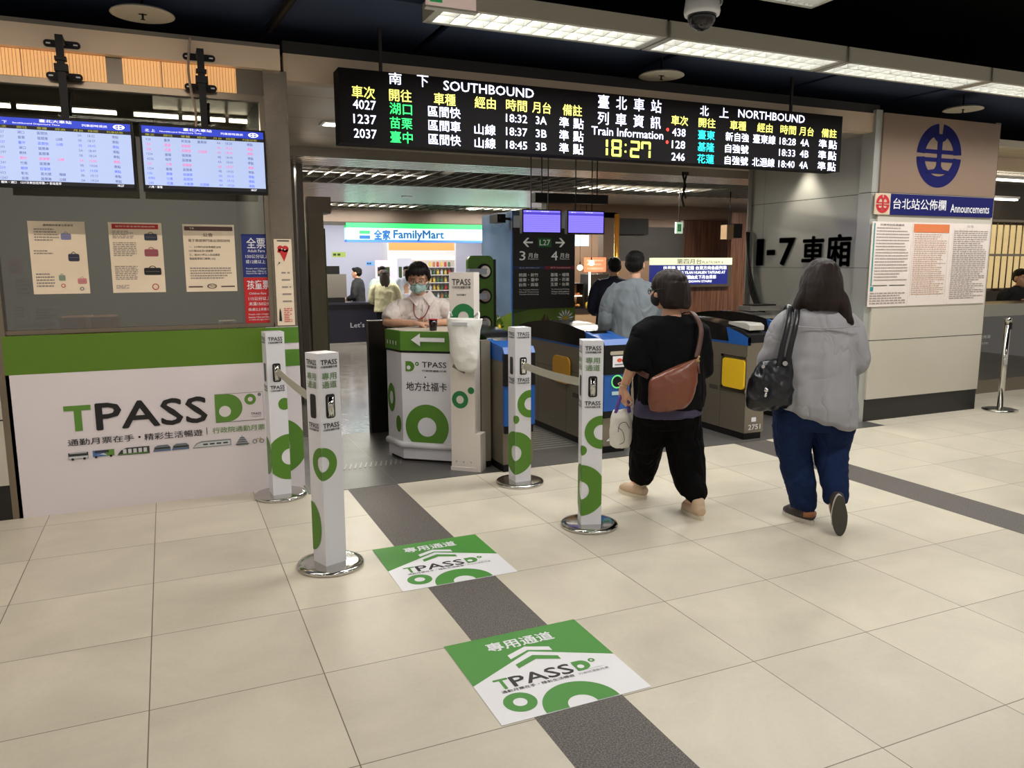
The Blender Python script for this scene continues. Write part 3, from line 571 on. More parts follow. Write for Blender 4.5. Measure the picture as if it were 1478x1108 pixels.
# ------------------------------------------------------------------ monitors
scrm = led('monitor_pale', (168, 186, 228), .5); hdr = led('monitor_header', (34, 54, 170), .8); blk_s = led('monitor_black', (16, 16, 24), .3); tx = led('monitor_text', (96, 104, 150), .5); txr = led('monitor_text_red', (220, 110, 160), .6); txb = led('monitor_text_blue', (90, 110, 225), .6); wtx = led('monitor_white', (235, 235, 245), .9); ytx = led('monitor_yellow', (150, 150, 60), .6)
def monitor(name, label, x0, dirw, nums, dests, types, vias, plats, times, cols, foot, arrow_title):
    t = thing(name, label, 'monitor', (x0, 5.22, 1.985), group='timetable monitors over the ticket window')
    W, H = .712, .39
    MB().m(blackp).box(0, W, 0, .05, 0, H).box(.15, W-.15, .05, .07, .08, H-.06).build('housing', t)
    fr = Fr((0, -.001, 0)); b = MB().m(scrm).rect(fr, .012, .035, W-.012, H-.012, .001).m(hdr).rect(fr, .012, H-.053, W-.012, H-.012, .0015).m(blk_s).rect(fr, .012, H-.072, W-.012, H-.053, .0015).rect(fr, .012, .016, W-.012, .037, .0015)
    b.m(wtx).text(dirw, fr, (.03, H-.046, .085, H-.03), n=.002).text('臺北大車站', fr, (.24, H-.03, .4, H-.014), n=.002, bold=.01).text(arrow_title, fr, (.11, H-.046, .34, H-.036), n=.002).text('列車即時資訊', fr, (.45, H-.04, .58, H-.026), n=.002)
    b.ring(fr, .64, H-.032, .03, .022, .002, 20, None, .014).rect(fr, .61, H-.034, .67, H-.03, .002).rect(fr, .637, H-.044, .643, H-.02, .002)
    b.m(ytx)
    for s, u in (('車次', .03), ('開往', .13), ('車種', .225), ('經由', .315), ('月台', .405), ('時間', .48), ('列車狀態', .575)): b.text(s, fr, (u, H-.069, u+(.085 if len(s) == 4 else .05), H-.056), n=.002, bold=.01)
    n = len(nums); dz = (H-.072-.04)/n
    for i in range(n):
        v = H-.074-dz*(i+.8); b.m({'k': tx, 'r': txr, 'b': txb}[cols[i]]); h = dz*.62
        b.text(nums[i], fr, at=(.03, v), h=h*.8, n=.002); b.text(dests[i], fr, at=(.13, v), h=h*.75, n=.002, bold=.01); b.text(types[i], fr, at=(.225, v), h=h*.75, n=.002, bold=.01)
        if vias[i]: b.text(vias[i], fr, at=(.315, v), h=h*.75, n=.002, bold=.01)
        b.text(plats[i], fr, at=(.425, v), h=h*.8, n=.002).text(times[i], fr, at=(.475, v), h=h*.8, n=.002).text('準點', fr, at=(.6, v), h=h*.75, n=.002, bold=.01)
    b.m(wtx).text(foot, fr, at=(.03, .021), h=.011, n=.002).text('18:27', fr, at=(W-.1, .021), h=.012, n=.002, bold=.01); b.build('screen', t)
    c = W/2+.01
    MB().m(blackp).box(c-.02, c+.02, .07, .1, .2, .86).box(c-.014, c+.014, .05, .08, .1, .3).tube([(c+.026, .09, .42), (c+.03, .1, .55)], .008).box(c-.035, c+.035, .06, .11, .66, .7).box(c-.03, c+.03, .06, .11, .72, .74).build('mount_pole', t)
    for z in (.845, .665):
        P = rrect(-.095, -.02, .095, .02, .019, 4); b = MB().m(blackp); b.fprism(Fr((c, .24, z)), P, 0, .01).box(c-.02, c+.02, .09, .24, z-.012, z+.012)
        b.m(white2)
        for u in (-.07, 0, .07): b.fprism(Fr((c+u, .229, z)), rrect(-.012, -.004, .012, .004, .0038, 3), 0, .001)
        b.build('bracket_plate', t)
    return t
monitor('timetable_monitor', 'left wall monitor showing the southbound train list over the ticket window', -.83, '南 下', ['4027', '1237', '2037', '1243', '4197', '149', '1241', '229', '653', '1247'], ['湖口', '苗栗', '臺中', '湖口', '樹林', '潮州', '竹南', '樹林', '彰化', '苗栗'], ['區間快', '區間車', '區間快', '區間車', '區間車', '自強號', '區間車', '自強號', '莒光號', '區間車'], ['', '山線', '山線', '', '', '山線', '', '', '海線', '山線'], ['3A', '3B', '3B', '3A', '3B', '3A', '3B', '3A', '3B', '3A'], ['18:32', '18:37', '18:45', '18:49', '18:54', '19:00', '19:04', '19:08', '19:15', '19:24'], 'kkbkkrkbkk', '樹林・湖口　1237次車加班停靠--> 各站皆停', 'Southbound Departure Time')
monitor('timetable_monitor', 'right wall monitor showing the northbound train list over the ticket window', -.083, '北 上', ['438', '128', '246', '1234', '4236', '130', '1254', '136', '4080', '248'], ['臺東', '基隆', '花蓮', '基隆', '瑞芳', '七堵', '基隆', '基隆', '七堵', '花蓮'], ['新自強', '自強號', '自強號', '區間車', '區間車', '自強號', '區間車', '自強號', '區間快', '太魯閣'], ['臺東線', '', '北迴線', '', '', '', '', '', '', '北迴線'], ['4A', '4B', '4A', '4B', '4A', '4B', '4B', '4A', '4B', '4A'], ['18:28', '18:33', '18:40', '18:45', '18:50', '18:53', '19:05', '19:10', '19:15', '19:20'], 'krrkkrkbbb', '八堵・基隆', 'Northbound Departure Time')
tag(MB().m(mat('white_cable', (170, 150, 130), .5)).tube(spline([(.235, 5.4, 2.93), (.215, 5.42, 2.75), (.225, 5.4, 2.6), (.24, 5.38, 2.5), (.235, 5.30, 2.37)], 6), .008).build('power_cable'), 'pale power cable hanging beside the right monitor bracket', 'cable')
# ------------------------------------------------------------------ notices on the booth glass
def notice(x0, x1, z0, z1, label, draw, rz=0.):
    t = tag(MB().m(paper).box(0, x1-x0, 0, .002, 0, z1-z0).build('notice_sheet', loc=(x0, 5.518, z0)), label, 'notice', 'notices taped inside the ticket window')
    b = MB(); draw(b, Fr((0, -.0005, 0)), x1-x0, z1-z0); b.build('print', t)
def bagpic(b, fr, u, v, w, h, mt): b.m(mt).poly(fr, rrect(u, v, u+w, v+h*.75, h*.15, 3), .001).ring(fr, u+w/2, v+h*.72, w*.2, w*.15, .001, 16, None, h*.25, 0, PI).m(greyp).rect(fr, u+w*.1, v+h*.35, u+w*.9, v+h*.39, .0015)
pink = mat('bag_pink', (206, 130, 130), .6); navb = mat('bag_navy', (50, 54, 74), .6)
def d1(b, fr, w, h):
    b.m(black).text('攜帶寵物乘車注意事項', fr, (.08, h-.03, .24, h-.017), n=.001); rows(b, fr, .03, .16, h-.12, h-.04, 5, ink, 11, word=.012); rows(b, fr, .02, .12, h-.2, h-.17, 2, ink, 12, word=.012); rows(b, fr, .02, .12, .04, .13, 5, ink, 13, word=.012)
    bagpic(b, fr, .17, h-.11, .055, .05, mat('carrier_blue', (130, 130, 170), .6)); bagpic(b, fr, .2, h-.24, .06, .06, navb); bagpic(b, fr, .24, .06, .05, .045, pink); bagpic(b, fr, .14, .08, .035, .045, mat('carrier_grey', (130, 150, 130), .6)); b.m(redp).ring(fr, .16, .05, .012, .008, .001, 16).m(ink).ring(fr, .26, .03, .012, .006, .001, 16)
def d2(b, fr, w, h):
    b.m(redp).rect(fr, .02, h-.04, w-.02, h-.01, .001).m(paper).text('寵物可乘車攜帶規格說明', fr, (.04, h-.03, w-.04, h-.019), n=.0015)
    rows(b, fr, .02, .14, h-.1, h-.05, 5, ink, 21, word=.02); rows(b, fr, .02, .15, h-.21, h-.12, 8, ink, 22, word=.02); rows(b, fr, .02, .15, .08, .17, 8, ink, 23, word=.02); rows(b, fr, .02, .1, .025, .05, 3, ink, 24, word=.02)
    bagpic(b, fr, .2, h-.11, .075, .055, navb); bagpic(b, fr, .195, h-.21, .08, .06, mat('carrier_red', (160, 80, 90), .6)); bagpic(b, fr, .185, .11, .1, .06, black); b.m(redp).ring(fr, .245, .035, .02, .015, .001, 24)
def d3(b, fr, w, h):
    br = mat('brown_print', (92, 64, 60), .6); b.m(br).rect(fr, .01, h-.04, w-.01, h-.013, .001).m(paper).text('TR', fr, (.04, h-.032, .07, h-.02), n=.0015).m(br).text('公告', fr, (.12, h-.078, .18, h-.055), n=.001, bold=.02).text('電子票證閘門進出須知說明', fr, (.03, h-.112, w-.03, h-.094), n=.001)
    b.m(black); y = h-.15
    for s in ('一、2小時內出站免補票出站', '　　10分鐘出站須1倍繳費', '三、逾20小時以上出站請至', '　　電腦售票窗口補票(122)'): b.text(s, fr, at=(.03, y), h=.0115, n=.001); y -= .025
    rows(b, fr, .03, w-.03, .08, .16, 5, ink, 33, word=.014); b.m(br).rect(fr, .015, .028, .1, .036, .001).rect(fr, w-.1, .028, w-.015, .036, .001).ring(fr, w/2, .035, .03, .022, .001, 20, None, .016).text('TRA', fr, (w/2-.018, .03, w/2+.018, .042), n=.001)
notice(-.735, -.432, 1.377, 1.815, 'cream notice with pictures of pet carriers, leftmost on the ticket window', d1); notice(-.304, .0, 1.378, 1.815, 'cream notice with a red heading and three bags on the ticket window', d2); notice(.123, .437, 1.377, 1.81, 'cream notice with brown bars of text on the ticket window', d3)
def fare(z0, z1, mt, label, lines):
    t = tag(MB().m(mt).box(0, .19, 0, .002, 0, z1-z0).build('fare_card', loc=(.48, 5.516, z0)), label, 'sign', 'fare cards on the ticket window'); b = MB().m(white2); fr = Fr((0, -.0005, 0))
    for s, a in lines: b.text(s, fr, a, n=.001, bold=.012)
    b.build('lettering', t)
fare(1.468, 1.752, mat('fare_blue', (26, 42, 120), .5), 'blue adult fare card in the right corner of the ticket window', [('全票', (.03, .19, .15, .26)), ('Adult Fare', (.035, .165, .145, .183)), ('150公分以上', (.02, .125, .165, .15)), ('或12歲以上', (.02, .09, .145, .115)), ('People with a height', (.02, .05, .15, .062)), ('more than 150cm or', (.02, .034, .15, .046)), ('beyond the age of 12', (.02, .018, .15, .03))])
fare(1.142, 1.465, mat('fare_red', (196, 30, 34), .5), 'red children fare card below the blue one on the ticket window', [('孩童票', (.02, .245, .165, .305)), ('Children Fare', (.03, .21, .14, .224)), ('115公分以上', (.025, .17, .165, .195)), ('未滿150公分', (.025, .135, .165, .16)), ('或6歲以上未滿12歲', (.02, .1, .17, .12)), ('People with a height', (.02, .07, .15, .082)), ('between 115cm and 150cm', (.02, .052, .16, .064)), ('or within the ages of 6-12', (.02, .034, .155, .046))])
t = thing('column_poster', 'tall cream poster with a red cartoon heart figure on the steel column', 'poster', (.682, 5.484, 1.14)); b = MB().m(paper).box(0, .115, 0, .003, 0, .58); fr = Fr((0, -.0005, 0)); rr = mat('poster_red', (205, 40, 44), .6)
b.m(black).rect(fr, .02, .565, .1, .572, .001).m(rr).disc(fr, .04, .52, .018, .001, 20).disc(fr, .072, .515, .022, .001, 20).poly(fr, [(.024, .515), (.094, .51), (.062, .43)], .001).disc(fr, .03, .5, .01, .001).m(paper).disc(fr, .05, .515, .005, .0015, 10).disc(fr, .07, .51, .005, .0015, 10).m(black).poly(fr, [(.012, .4), (.03, .42), (.03, .412), (.036, .426), (.022, .428), (.027, .422)], .001)
rows(b, fr, .04, .1, .14, .38, 5, ink, 41, .2, .2, .05); rows(b, fr, .045, .1, .02, .12, 8, rr, 42, .2, .4, .03); b.m(black).poly(fr, [(.012, .03), (.03, .03), (.027, .09), (.02, .12), (.014, .09)], .001); b.build('print', t)
# ------------------------------------------------------------------ inside the booth
for i, x in enumerate((-1.12, -.76, -.42, .02, .37, .72)):
    tag(MB().m(led('office_tube', (255, 246, 230), 6)).cyl((0, 0, 0), .014, .32, 'x', 8).m(white2).box(0, .32, -.03, .03, .016, .03).build('fluorescent_tube', loc=(x-.16, 6.95, 2.71)), 'slim lit tube in the row seen through the top of the ticket window', 'ceiling light', 'lit tubes inside the ticket office')
tag(MB().m(mat('office_desk', (120, 110, 98), .5)).box(-2.9, .68, 5.75, 6.3, .98, 1.02).box(-2.9, .68, 6.2, 6.28, 0, .98).build('office_worktop'), 'grey worktop behind the ticket window', 'worktop')
tag(MB().m(mat('cardboard', (150, 100, 62), .8)).box(0, .34, 0, .25, 0, .19).m(mat('tape', (180, 140, 90), .4)).box(.15, .18, -.001, .251, 0, .191).build('carton', loc=(-.65, 5.85, 1.02)), 'low brown carton on the worktop behind the glass', 'box')
tag(MB().m(mat('slip_stack', (190, 186, 160), .7)).box(0, .11, 0, .14, 0, .14).m(redp).box(.02, .08, -.001, .0, .115, .13).build('paper_stack', loc=(.33, 5.8, 1.02)), 'small pale stack of slips on the worktop behind the fare cards', 'paper')
for i, (x, z, w, h, c, lab) in enumerate(((-.86, 1.50, .07, .09, (150, 96, 96), 'small faded red card at the left edge of the window'), (-.84, 1.36, .09, .12, (150, 156, 150), 'pale rounded leaflet at the left of the window, upper'), (-.74, 1.49, .06, .13, (140, 152, 146), 'pale green leaflet beside the first notice'), (-.75, 1.21, .13, .09, (156, 160, 156), 'pale leaflet with lettering at the lower left of the window'), (-.86, 1.22, .07, .1, (150, 156, 150), 'small pale leaflet in the lower left window corner'), (-.86, 1.165, .22, .04, (168, 140, 150), 'pink strip of paper along the lower left window edge'))):
    b = MB().m(mat('leaflet_%d' % i, c, .6)).fprism(Fr((x, 5.56, z)), rrect(0, 0, w, h, .012, 3), 0, .002); rows(b, Fr((x, 5.557, z)), .01, w-.01, .012, h-.012, 4, mat('leaflet_ink', (96, 104, 100), .7), i, word=.012); tag(b.build('leaflet'), lab, 'leaflet', 'leaflets in the left corner of the ticket window')
# ------------------------------------------------------------------ floor decals
def decal(x0, y0, label):
    t = thing('floor_decal', label, 'floor sign', (x0, y0, 0), group='square floor stickers leading to the counter')
    S = .603; fr = Fr((0, 0, .0022), (1, 0, 0), (0, 1, 0)); b = MB().m(white2).box(0, S, 0, S, .0006, .0022)
    b.m(green2).poly(fr, [(0, .268), (.30, .425), (S, .268), (S, S), (0, S)], .0004)
    b.m(white2).poly(fr, [(.208, .395), (.30, .437), (.392, .395), (.392, .428), (.30, .468), (.208, .428)], .0006)
    b.m(green2).poly(fr, [(.208, .318), (.30, .358), (.392, .318), (.392, .348), (.30, .392), (.208, .35)], .0006)
    b.m(white2).text('專用通道', fr, (.155, .478, .447, .548), bold=.03, n=.0008)
    b.m(green2).ring(fr, .117, .105, .062, .026, .0004).ring(fr, .32, .005, .148, .056, .0004, 60, (0, .002, S, S))
    b.build('sticker', t)
    b = MB().m(black).text('PASS', fr, (.142, .205, .395, .275), bold=.04, n=.0006).text('通勤月票在手・精彩生活暢遊', fr, (.08, .178, .38, .196), bold=.01, n=.0006).m(green2).text('T', fr, (.08, .205, .135, .275), bold=.04, n=.0006).m(greyp).text('行政院通勤月票', fr, (.4, .178, .53, .194), n=.0006).m(greyp).text('TPASS', fr, (.48, .212, .51, .219), n=.0006)
    card(b, Fr((0, 0, .0005), (1, 0, 0), (0, 1, 0)), .41, .205, .11, .07, white2, green2, white2); b.build('lettering', t)
decal(.946, 2.234, 'nearer square green and white floor sticker on the dark strip'); decal(.943, 3.432, 'farther square green and white floor sticker on the dark strip')
# ------------------------------------------------------------------ bollards
postw = mat('bollard_white', (222, 222, 228), .4); slotm = mat('slot_black', (14, 14, 14), .4); belt = mat('belt_grey', (176, 174, 158), .7)
def bollard(x, y, rz, label, ends, zy=True, side=-1):
    t = thing('belt_bollard', label, 'bollard', (x, y, 0), rz, 'white belt bollards in front of the counter'); h = .06; Z = 1.117
    MB().m(chrome).lathe([(0, .0), (.168, 0), (.172, .004), (.172, .014), (.165, .022), (.14, .025), (.0, .027)], k=56).build('base', t)
    b = MB().m(postw).box(-h, h, -h, h, .024, Z)
    F_ = Fr((-h, -h, 0)); S_ = Fr((-h, h, 0), (0, -1, 0)); R_ = Fr((h, -h, 0), (0, 1, 0)); rc = (0, .03, .12, Z)
    for fr in (F_, S_, R_):
        b.m(black).text('TPASS', fr, (.014, 1.06, .106, 1.085), bold=.03).text('行政院通勤月票', fr, (.014, 1.043, .106, 1.055), bold=.03)
        b.text('TPASS', fr, (.014, .742, .106, .766), bold=.03).text('行政院通勤月票', fr, (.014, .726, .106, .737), bold=.03)
        if zy: b.m(greyp).m(mat('soft_green', (110, 140, 96), .5)).text('專用', fr, (.018, .985, .1, 1.02), bold=.02).text('通道', fr, (.018, .943, .1, .978), bold=.02)
        b.m(slotm).poly(fr, rrect(.034, .79, .086, .912, .012), .002)
    b.m(green)
    if side < 0:   # ring pattern wrapping the left corner
        b.ring(F_, .114, .582, .098, .045, .002, 60, rc).ring(F_, .0, .476, .03, 0, .002, 30, rc).ring(F_, -.01, .235, .155, .055, .002, 60, rc)
        b.ring(S_, .12, .476, .03, 0, .002, 30, rc).ring(S_, .13-.02, .235, .155, .055, .002, 60, rc).ring(R_, .0-.006, .582, .098, .045, .002, 60, rc)
    elif side > 0:
        b.ring(F_, .0, .56, .085, .04, .002, 60, rc).ring(S_, .12, .56, .085, .04, .002, 60, rc).ring(S_, .0, .22, .09, 0, .002, 40, (0, .03, .1, Z), .13)
    else:
        b.ring(F_, .12, .28, .155, .055, .002, 60, rc).ring(F_, .1, .64, .04, 0, .002, 30, rc).ring(S_, .0, .28, .13, 0, .002, 60, rc)
    b.build('post', t)
    MB().m(chrome).cyl((.0, -h-.001, .8), .018, .1, 'z', 16).m(slotm).box(-.02, .02, -h-.006, -h+.01, .8, .81).build('belt_cassette', t)
    return t
bollard(.692, 3.915, math.radians(21), 'nearest white bollard, left of the floor stickers, green ring round its corner', 0, True, 1)
bollard(.622, 5.292, math.radians(6), 'white bollard standing against the booth board, holding the short belt', 0, False, 0)
bollard(2.228, 4.905, math.radians(0), 'white bollard left of the ticket gate, partly hiding its blue front', 0, False, -1)
bollard(2.228, 3.90, math.radians(-19.5), 'white bollard beside the woman in black, nearer of the right pair', 0, True, -1)
def beltobj(p, q, label):
    p, q = Vector(p), Vector(q); b = MB().m(belt); d = (q-p).normalized(); n = Vector((-d.y, d.x, 0)); N = 8
    for i in range(N):
        a, c = p.lerp(q, i/N), p.lerp(q, (i+1)/N); za, zc = -.012*math.sin(PI*i/N), -.012*math.sin(PI*(i+1)/N); up = Vector((0, 0, .025)); e = n*.0008
        b.hexa([a-e-up+Vector((0, 0, za)), c-e-up+Vector((0, 0, zc)), c+e-up+Vector((0, 0, zc)), a+e-up+Vector((0, 0, za)), a-e+up+Vector((0, 0, za)), c-e+up+Vector((0, 0, zc)), c+e+up+Vector((0, 0, zc)), a+e+up+Vector((0, 0, za))])
    tag(b.build('barrier_belt'), label, 'barrier belt', 'retractable belts between the bollards')
beltobj((.63, 5.225, .865), (.672, 3.99, .855), 'grey belt stretched between the two left bollards'); beltobj((2.23, 4.83, .855), (2.222, 3.985, .855), 'grey belt stretched between the two right bollards')
# ------------------------------------------------------------------ counter
t = thing('service_counter', 'white faceted counter with green top band and white arrow, staff member behind', 'counter', (0, 0, 0))
P = [(1.602, 6.132), (1.65, 5.87), (2.12, 5.50), (2.19, 5.58), (2.19, 6.13)]
b = MB().m(postw).prism(P, .02, .88).m(blackp).prism([(1.62, 6.12), (1.663, 5.88), (2.12, 5.52), (2.18, 5.59), (2.18, 6.12)], .0, .02)
def inset(P, d): cx = sum(q[0] for q in P)/len(P); cy = sum(q[1] for q in P)/len(P); return [(cx+(x-cx)*(1-d), cy+(y-cy)*(1-d)) for x, y in P]
U2 = Vector((.47, -.37, 0)).normalized(); fc = Fr((1.65, 5.87, 0), U2); fs = Fr((1.602, 6.132, 0), (.048, -.262, 0))
b.m(mat('counter_bumper', (214, 212, 216), .3)); b.tube([(1.60, 6.13, .13), (1.648, 5.865, .13), (2.12, 5.497, .13)], .028, 10)
b.m(green).ring(fc, .203, .283, .18, .077, .002, 64).m(mat('counter_white2', (226, 224, 228), .4)).m(green)
b.ring(fs, .075, .488, .067, .03, .002, 40, (0, 0, .26, .88), .117).ring(fs, .195, .29, .045, 0, .002, 40, None, .068); b.build('body', t)
b = MB().m(blackp).prism(inset(P, -.012), .868, .885); b.build('black_trim', t)
b = MB().m(green).prism(inset(P, -.02), .885, 1.035).m(mat('counter_top', (214, 208, 190), .35)).prism(inset(P, .02), 1.035, 1.04)
O2 = Fr(fc.p(0, 0, .013), U2); b.m(white2).poly(O2, [(.09, .971), (.165, 1.022), (.165, .99), (.365, .99), (.365, .958), (.165, .958), (.165, .922)], .003)
O3 = Fr(fs.p(0, 0, .012), (.048, -.262, 0))
for i in range(4): b.rect(O3, .05+i*.05, .925, .065+i*.05, .955, .004)
b.build('header_band', t)
b = MB(); card(b, fc, .035, .722, .125, .08, postw, green, postw); b.m(black).text('TPASS', fc, (.172, .757, .372, .8), bold=.012).text('行政院通勤月票', fc, (.172, .722, .372, .738), bold=.02).disc(fc, .197, .68, .006, .003, 12).text('地方社福卡', fc, (.037, .57, .372, .64), bold=.012); b.build('lettering', t)
gsteel0 = mat('cabinet_steel', (150, 142, 126), .35, .5)
# right hand steel cabinet beside the post
tag(MB().m(gsteel0).box(2.135, 2.21, 5.40, 5.488, .05, .98).m(blackp).box(2.14, 2.21, 5.405, 5.488, 0, .05).build('counter_cabinet'), 'narrow grey metal cabinet between the counter and the ticket gate', 'cabinet')
# cup on the counter
t = thing('drink_cup', 'small dark drink cup on the counter in front of the staff member', 'cup', (1.88, 5.76, 1.04)); MB().m(mat('coffee', (30, 18, 16), .2)).cyl((0, 0, 0), .028, .085, 'z', 20, .034).build('cup', t); MB().m(redp).cyl((0, 0, .085), .036, .006, 'z', 20).build('lid', t)
# TPASS post with white bag
t = thing('sign_post', 'tall white sign post with green circles beside the counter', 'sign post', (1.905, 5.445, 0)); Up = Vector((.143, -.133, 0)).normalized(); ang = math.atan2(Up.y, Up.x); t.rotation_euler.z = ang
cw = mat('post_cream', (222, 214, 206), .4); fr = Fr((0, 0, 0)); b = MB().m(cw).box(0, .195, 0, .11, .0, 1.49).box(-.005, .2, -.006, .0, 0, .03).box(.195, .235, .0, .11, 0, .29)
b.m(black).text('TPASS', fr, (.025, 1.397, .172, 1.442), bold=.015).text('行政院通勤月票', fr, (.025, 1.372, .172, 1.39), bold=.02).text('地方社福卡', fr, (.06, 1.32, .135, 1.335), bold=.02)
b.m(dgreen).ring(fr, .112, 1.165, .098, .042, .002, 60, (0, 1.1, .195, 1.49)).ring(fr, .076, .547, .066, .03, .002, 40).disc(fr, .165, .62, .026, .002, 30, (0, 0, .195, 1.49)).m(greyp)
for u in (.04, .1, .16): b.disc(fr, u, .07, .005, .002, 10)
b.build('board', t)
t2 = thing('plastic_bag', 'white plastic bag hanging open on the sign post', 'bag', (1.905, 5.445, 0), ang)
bagm = mat('bag_white', (228, 228, 222), .35, bump=.5, bscale=26)
bm_rings = [(.145, -.055, 1.16, .142, .05), (.143, -.06, 1.1, .13, .056), (.142, -.062, 1.0, .116, .06), (.142, -.064, .9, .108, .062), (.145, -.062, .84, .1, .058), (.155, -.06, .79, .075, .048), (.165, -.058, .768, .04, .03)]
def loft(rings, n=24):
    V = []; F = []
    for r in rings:
        x, y, z, a, c = r[:5]; w = r[5] if len(r) > 5 else 0; tl = r[6] if len(r) > 6 else 0
        for i in range(n):
            q = 2*PI*i/n; u, v = a*math.cos(q), c*math.sin(q); V.append((x+u*math.cos(w)-v*math.sin(w), y+u*math.sin(w)+v*math.cos(w), z+tl*u))
    for j in range(len(rings)-1):
        for i in range(n): F.append((j*n+i, (j+1)*n+i, (j+1)*n+(i+1) % n, j*n+(i+1) % n))
    return V, F
V, F = loft(spline(bm_rings, 4)[:]); V = [tuple(Vector(v)+Vector((.004*noise.noise(Vector(v)*22), -.012*noise.noise(Vector(v)*14+Vector((3, 1, 2))), 0))) for v in V]
b = MB().m(bagm); b.smooth = True; b.add(V, F); o = b.build('sack', t2); sm = o.modifiers.new('thick', 'SOLIDIFY'); sm.thickness = .002
MB().m(mat('bag_clip', (190, 190, 194), .3)).box(.07, .19, -.118, -.1, 1.11, 1.135).m(bagm).tube(spline([(.012, -.05, 1.15), (.01, -.02, 1.2), (.02, 0.0, 1.17)], 5), .008).tube(spline([(.25, -.05, 1.15), (.24, -.02, 1.2), (.2, 0., 1.17)], 5), .008).build('handle', t2)
MB().m(mat('bag_contents', (120, 116, 110), .6)).tube([(.06, -.08, .82), (.15, -.06, .78)], [.02, .03]).build('contents', t2)
# dark partition left of the counter, blue cabinet behind the counter
tag(MB().m(mat('partition_black', (34, 34, 34), .25, .3)).box(1.66, 1.86, 6.98, 7.02, 0, 1.035).m(mat('partition_edge', (96, 96, 92), .4, .3)).box(1.652, 1.66, 6.975, 7.025, 0, 1.04).box(1.652, 1.86, 6.975, 7.025, 1.035, 1.045).build('partition_panel'), 'dark partition panel standing left of the counter', 'partition')
# ------------------------------------------------------------------ ticket gates
gblue = mat('gate_blue', (24, 84, 160), .35); gsteel = mat('gate_steel', (128, 120, 106), .36, .6, bump=.12, bscale=12, aniso=(1, 1, 30), var=.08); yell = mat('gate_yellow', (222, 180, 20), .5)
def gate(x0, x1, y0, label, yellow=False, num=None, readers=True, L_=1.75):
    t = thing('ticket_gate', label, 'ticket gate', (x0, y0, 0), 0, 'row of ticket gates'); W = x1-x0; c = .045
    # body: the lower front steps back under the reader head
    b = MB().m(gsteel).xprism([(.0, .06), (L_, .06), (L_, .86), (.0, .86), (.0, .34), (.0, .33)], 0, W).m(blackp).box(.01, W-.01, .015, L_-.01, 0, .06)
    b.m(seam)
    for z in (.62,): b.box(-.001, W+.001, .3, L_-.3, z, z+.004)
    for y in (.34, .62, 1.2): b.box(-.001, W+.001, y, y+.004, .06, .62)
    b.build('cabinet', t, bevel=.008)
    # arched cover: blue cheeks with a black glossy top
    arch = [(y, .86+.17*math.sin(PI*min(1, max(0, (y+.06)/(L_+.1))))**.55) for y in [i*L_/24 for i in range(25)]]
    b = MB().m(gblue)
    P = [(0, .84)]+[(y, z) for y, z in arch]+[(L_, .84)]
    for xa, xb in ((-.002, .035), (W-.035, W+.002)): b.xprism([(y, z) for y, z in P][::-1], xa, xb)
    b.build('side_cover', t)
    P = [(.25, .86)]+[(y, z+.006) for y, z in arch if .25 < y < L_-.12]+[(L_-.12, .86)]
    MB().m(mat('gate_black_gloss', (16, 16, 18), .15)).xprism(P[::-1], -.006, W+.006).build('glossy_top', t)
    if readers:
        b = MB().m(gblue).box(0, W, -.03, .0, .36, .66).m(blackp).box(.0, W, -.035, .0, .66, .9).m(gblue).xprism([(-.035, .9), (.25, .87), (.25, .97), (.0, .945)][::-1], 0, W).m(blackp).box(.01, W-.01, -.02, .0, .30, .36); fr = Fr((0, -.036, 0))
        b.m(mat('coin_slot', (200, 190, 170), .3, .5)).poly(fr, rrect(W*.2, .82, W*.75, .85, .012), .003).m(white2).rect(fr, W*.3, .72, W*.85, .81, .003).m(mat('mark_red', (220, 90, 60), .5)).disc(fr, W*.57, .775, .025, .004, 24, None, .016).m(greyp).rect(fr, W*.38, .735, W*.76, .745, .004)
        f2 = Fr((0, -.031, 0)); b.m(blackp).disc(f2, W*.5, .60, .055, .003).m(mat('ring_glow', (90, 190, 110), emit=.6)).ring(f2, W*.5, .60, .056, .044, .004).m(mat('pale_label', (170, 200, 210), .5)).rect(f2, W*.3, .49, W*.75, .52, .003)
        b.build('reader_head', t)
    else:
        MB().m(blackp).xprism([(0, .86), (.0, .93), (.08, .97), (.6, 1.0), (.6, .86)], .0, W).build('reader_head', t)
    if yellow:
        b = MB().m(yell).fprism(Fr((-.005, .34, 0), (0, -1, 0)), rrect(.04, .45, .33, .71, .03), 0, .018).m(steel).box(-.012, 0, .0, .34, .42, .45).box(-.012, 0, .3, .33, .44, .74).box(-.012, 0, .0, .34, .72, .74); b.build('barrier_flap', t)
        b = MB().m(mat('card_reader_grey', (170, 168, 160), .4)).xprism([(.02, .97), (.3, 1.01), (.3, 1.03), (.06, 1.03), (.02, 1.01)][::-1], .03, W-.02); b.build('ticket_reader', t)
    fr = Fr((0, -.001, 0)); b = MB().m(white2)
    if num: b.poly(fr, rrect(W*.35, .16, W*.6, .20, .006), .002); b.text(num, fr, (W*.2, .09, W*.85, .135), n=.002, bold=.02)
    b.m(mat('panel_dark', (60, 56, 50), .5)).rect(Fr((0, 0, 0), (0, -1, 0)), -.5, .40, -.38, .44, .002).build('markings', t)
    return t
gate(2.225, 2.475, 5.2, 'ticket gate with blue front between the counter and a white bollard', num='411')
gate(3.19, 3.43, 5.40, 'ticket gate with round green reader ring, centre of the picture', num='413')
gate(4.59, 4.80, 5.31, 'ticket gate with a yellow flap on its side, between the two women', True, '2751', False)
gate(5.58, 5.83, 5.9, 'far right ticket gate before the grey wall, half hidden behind the woman in grey', readers=True)
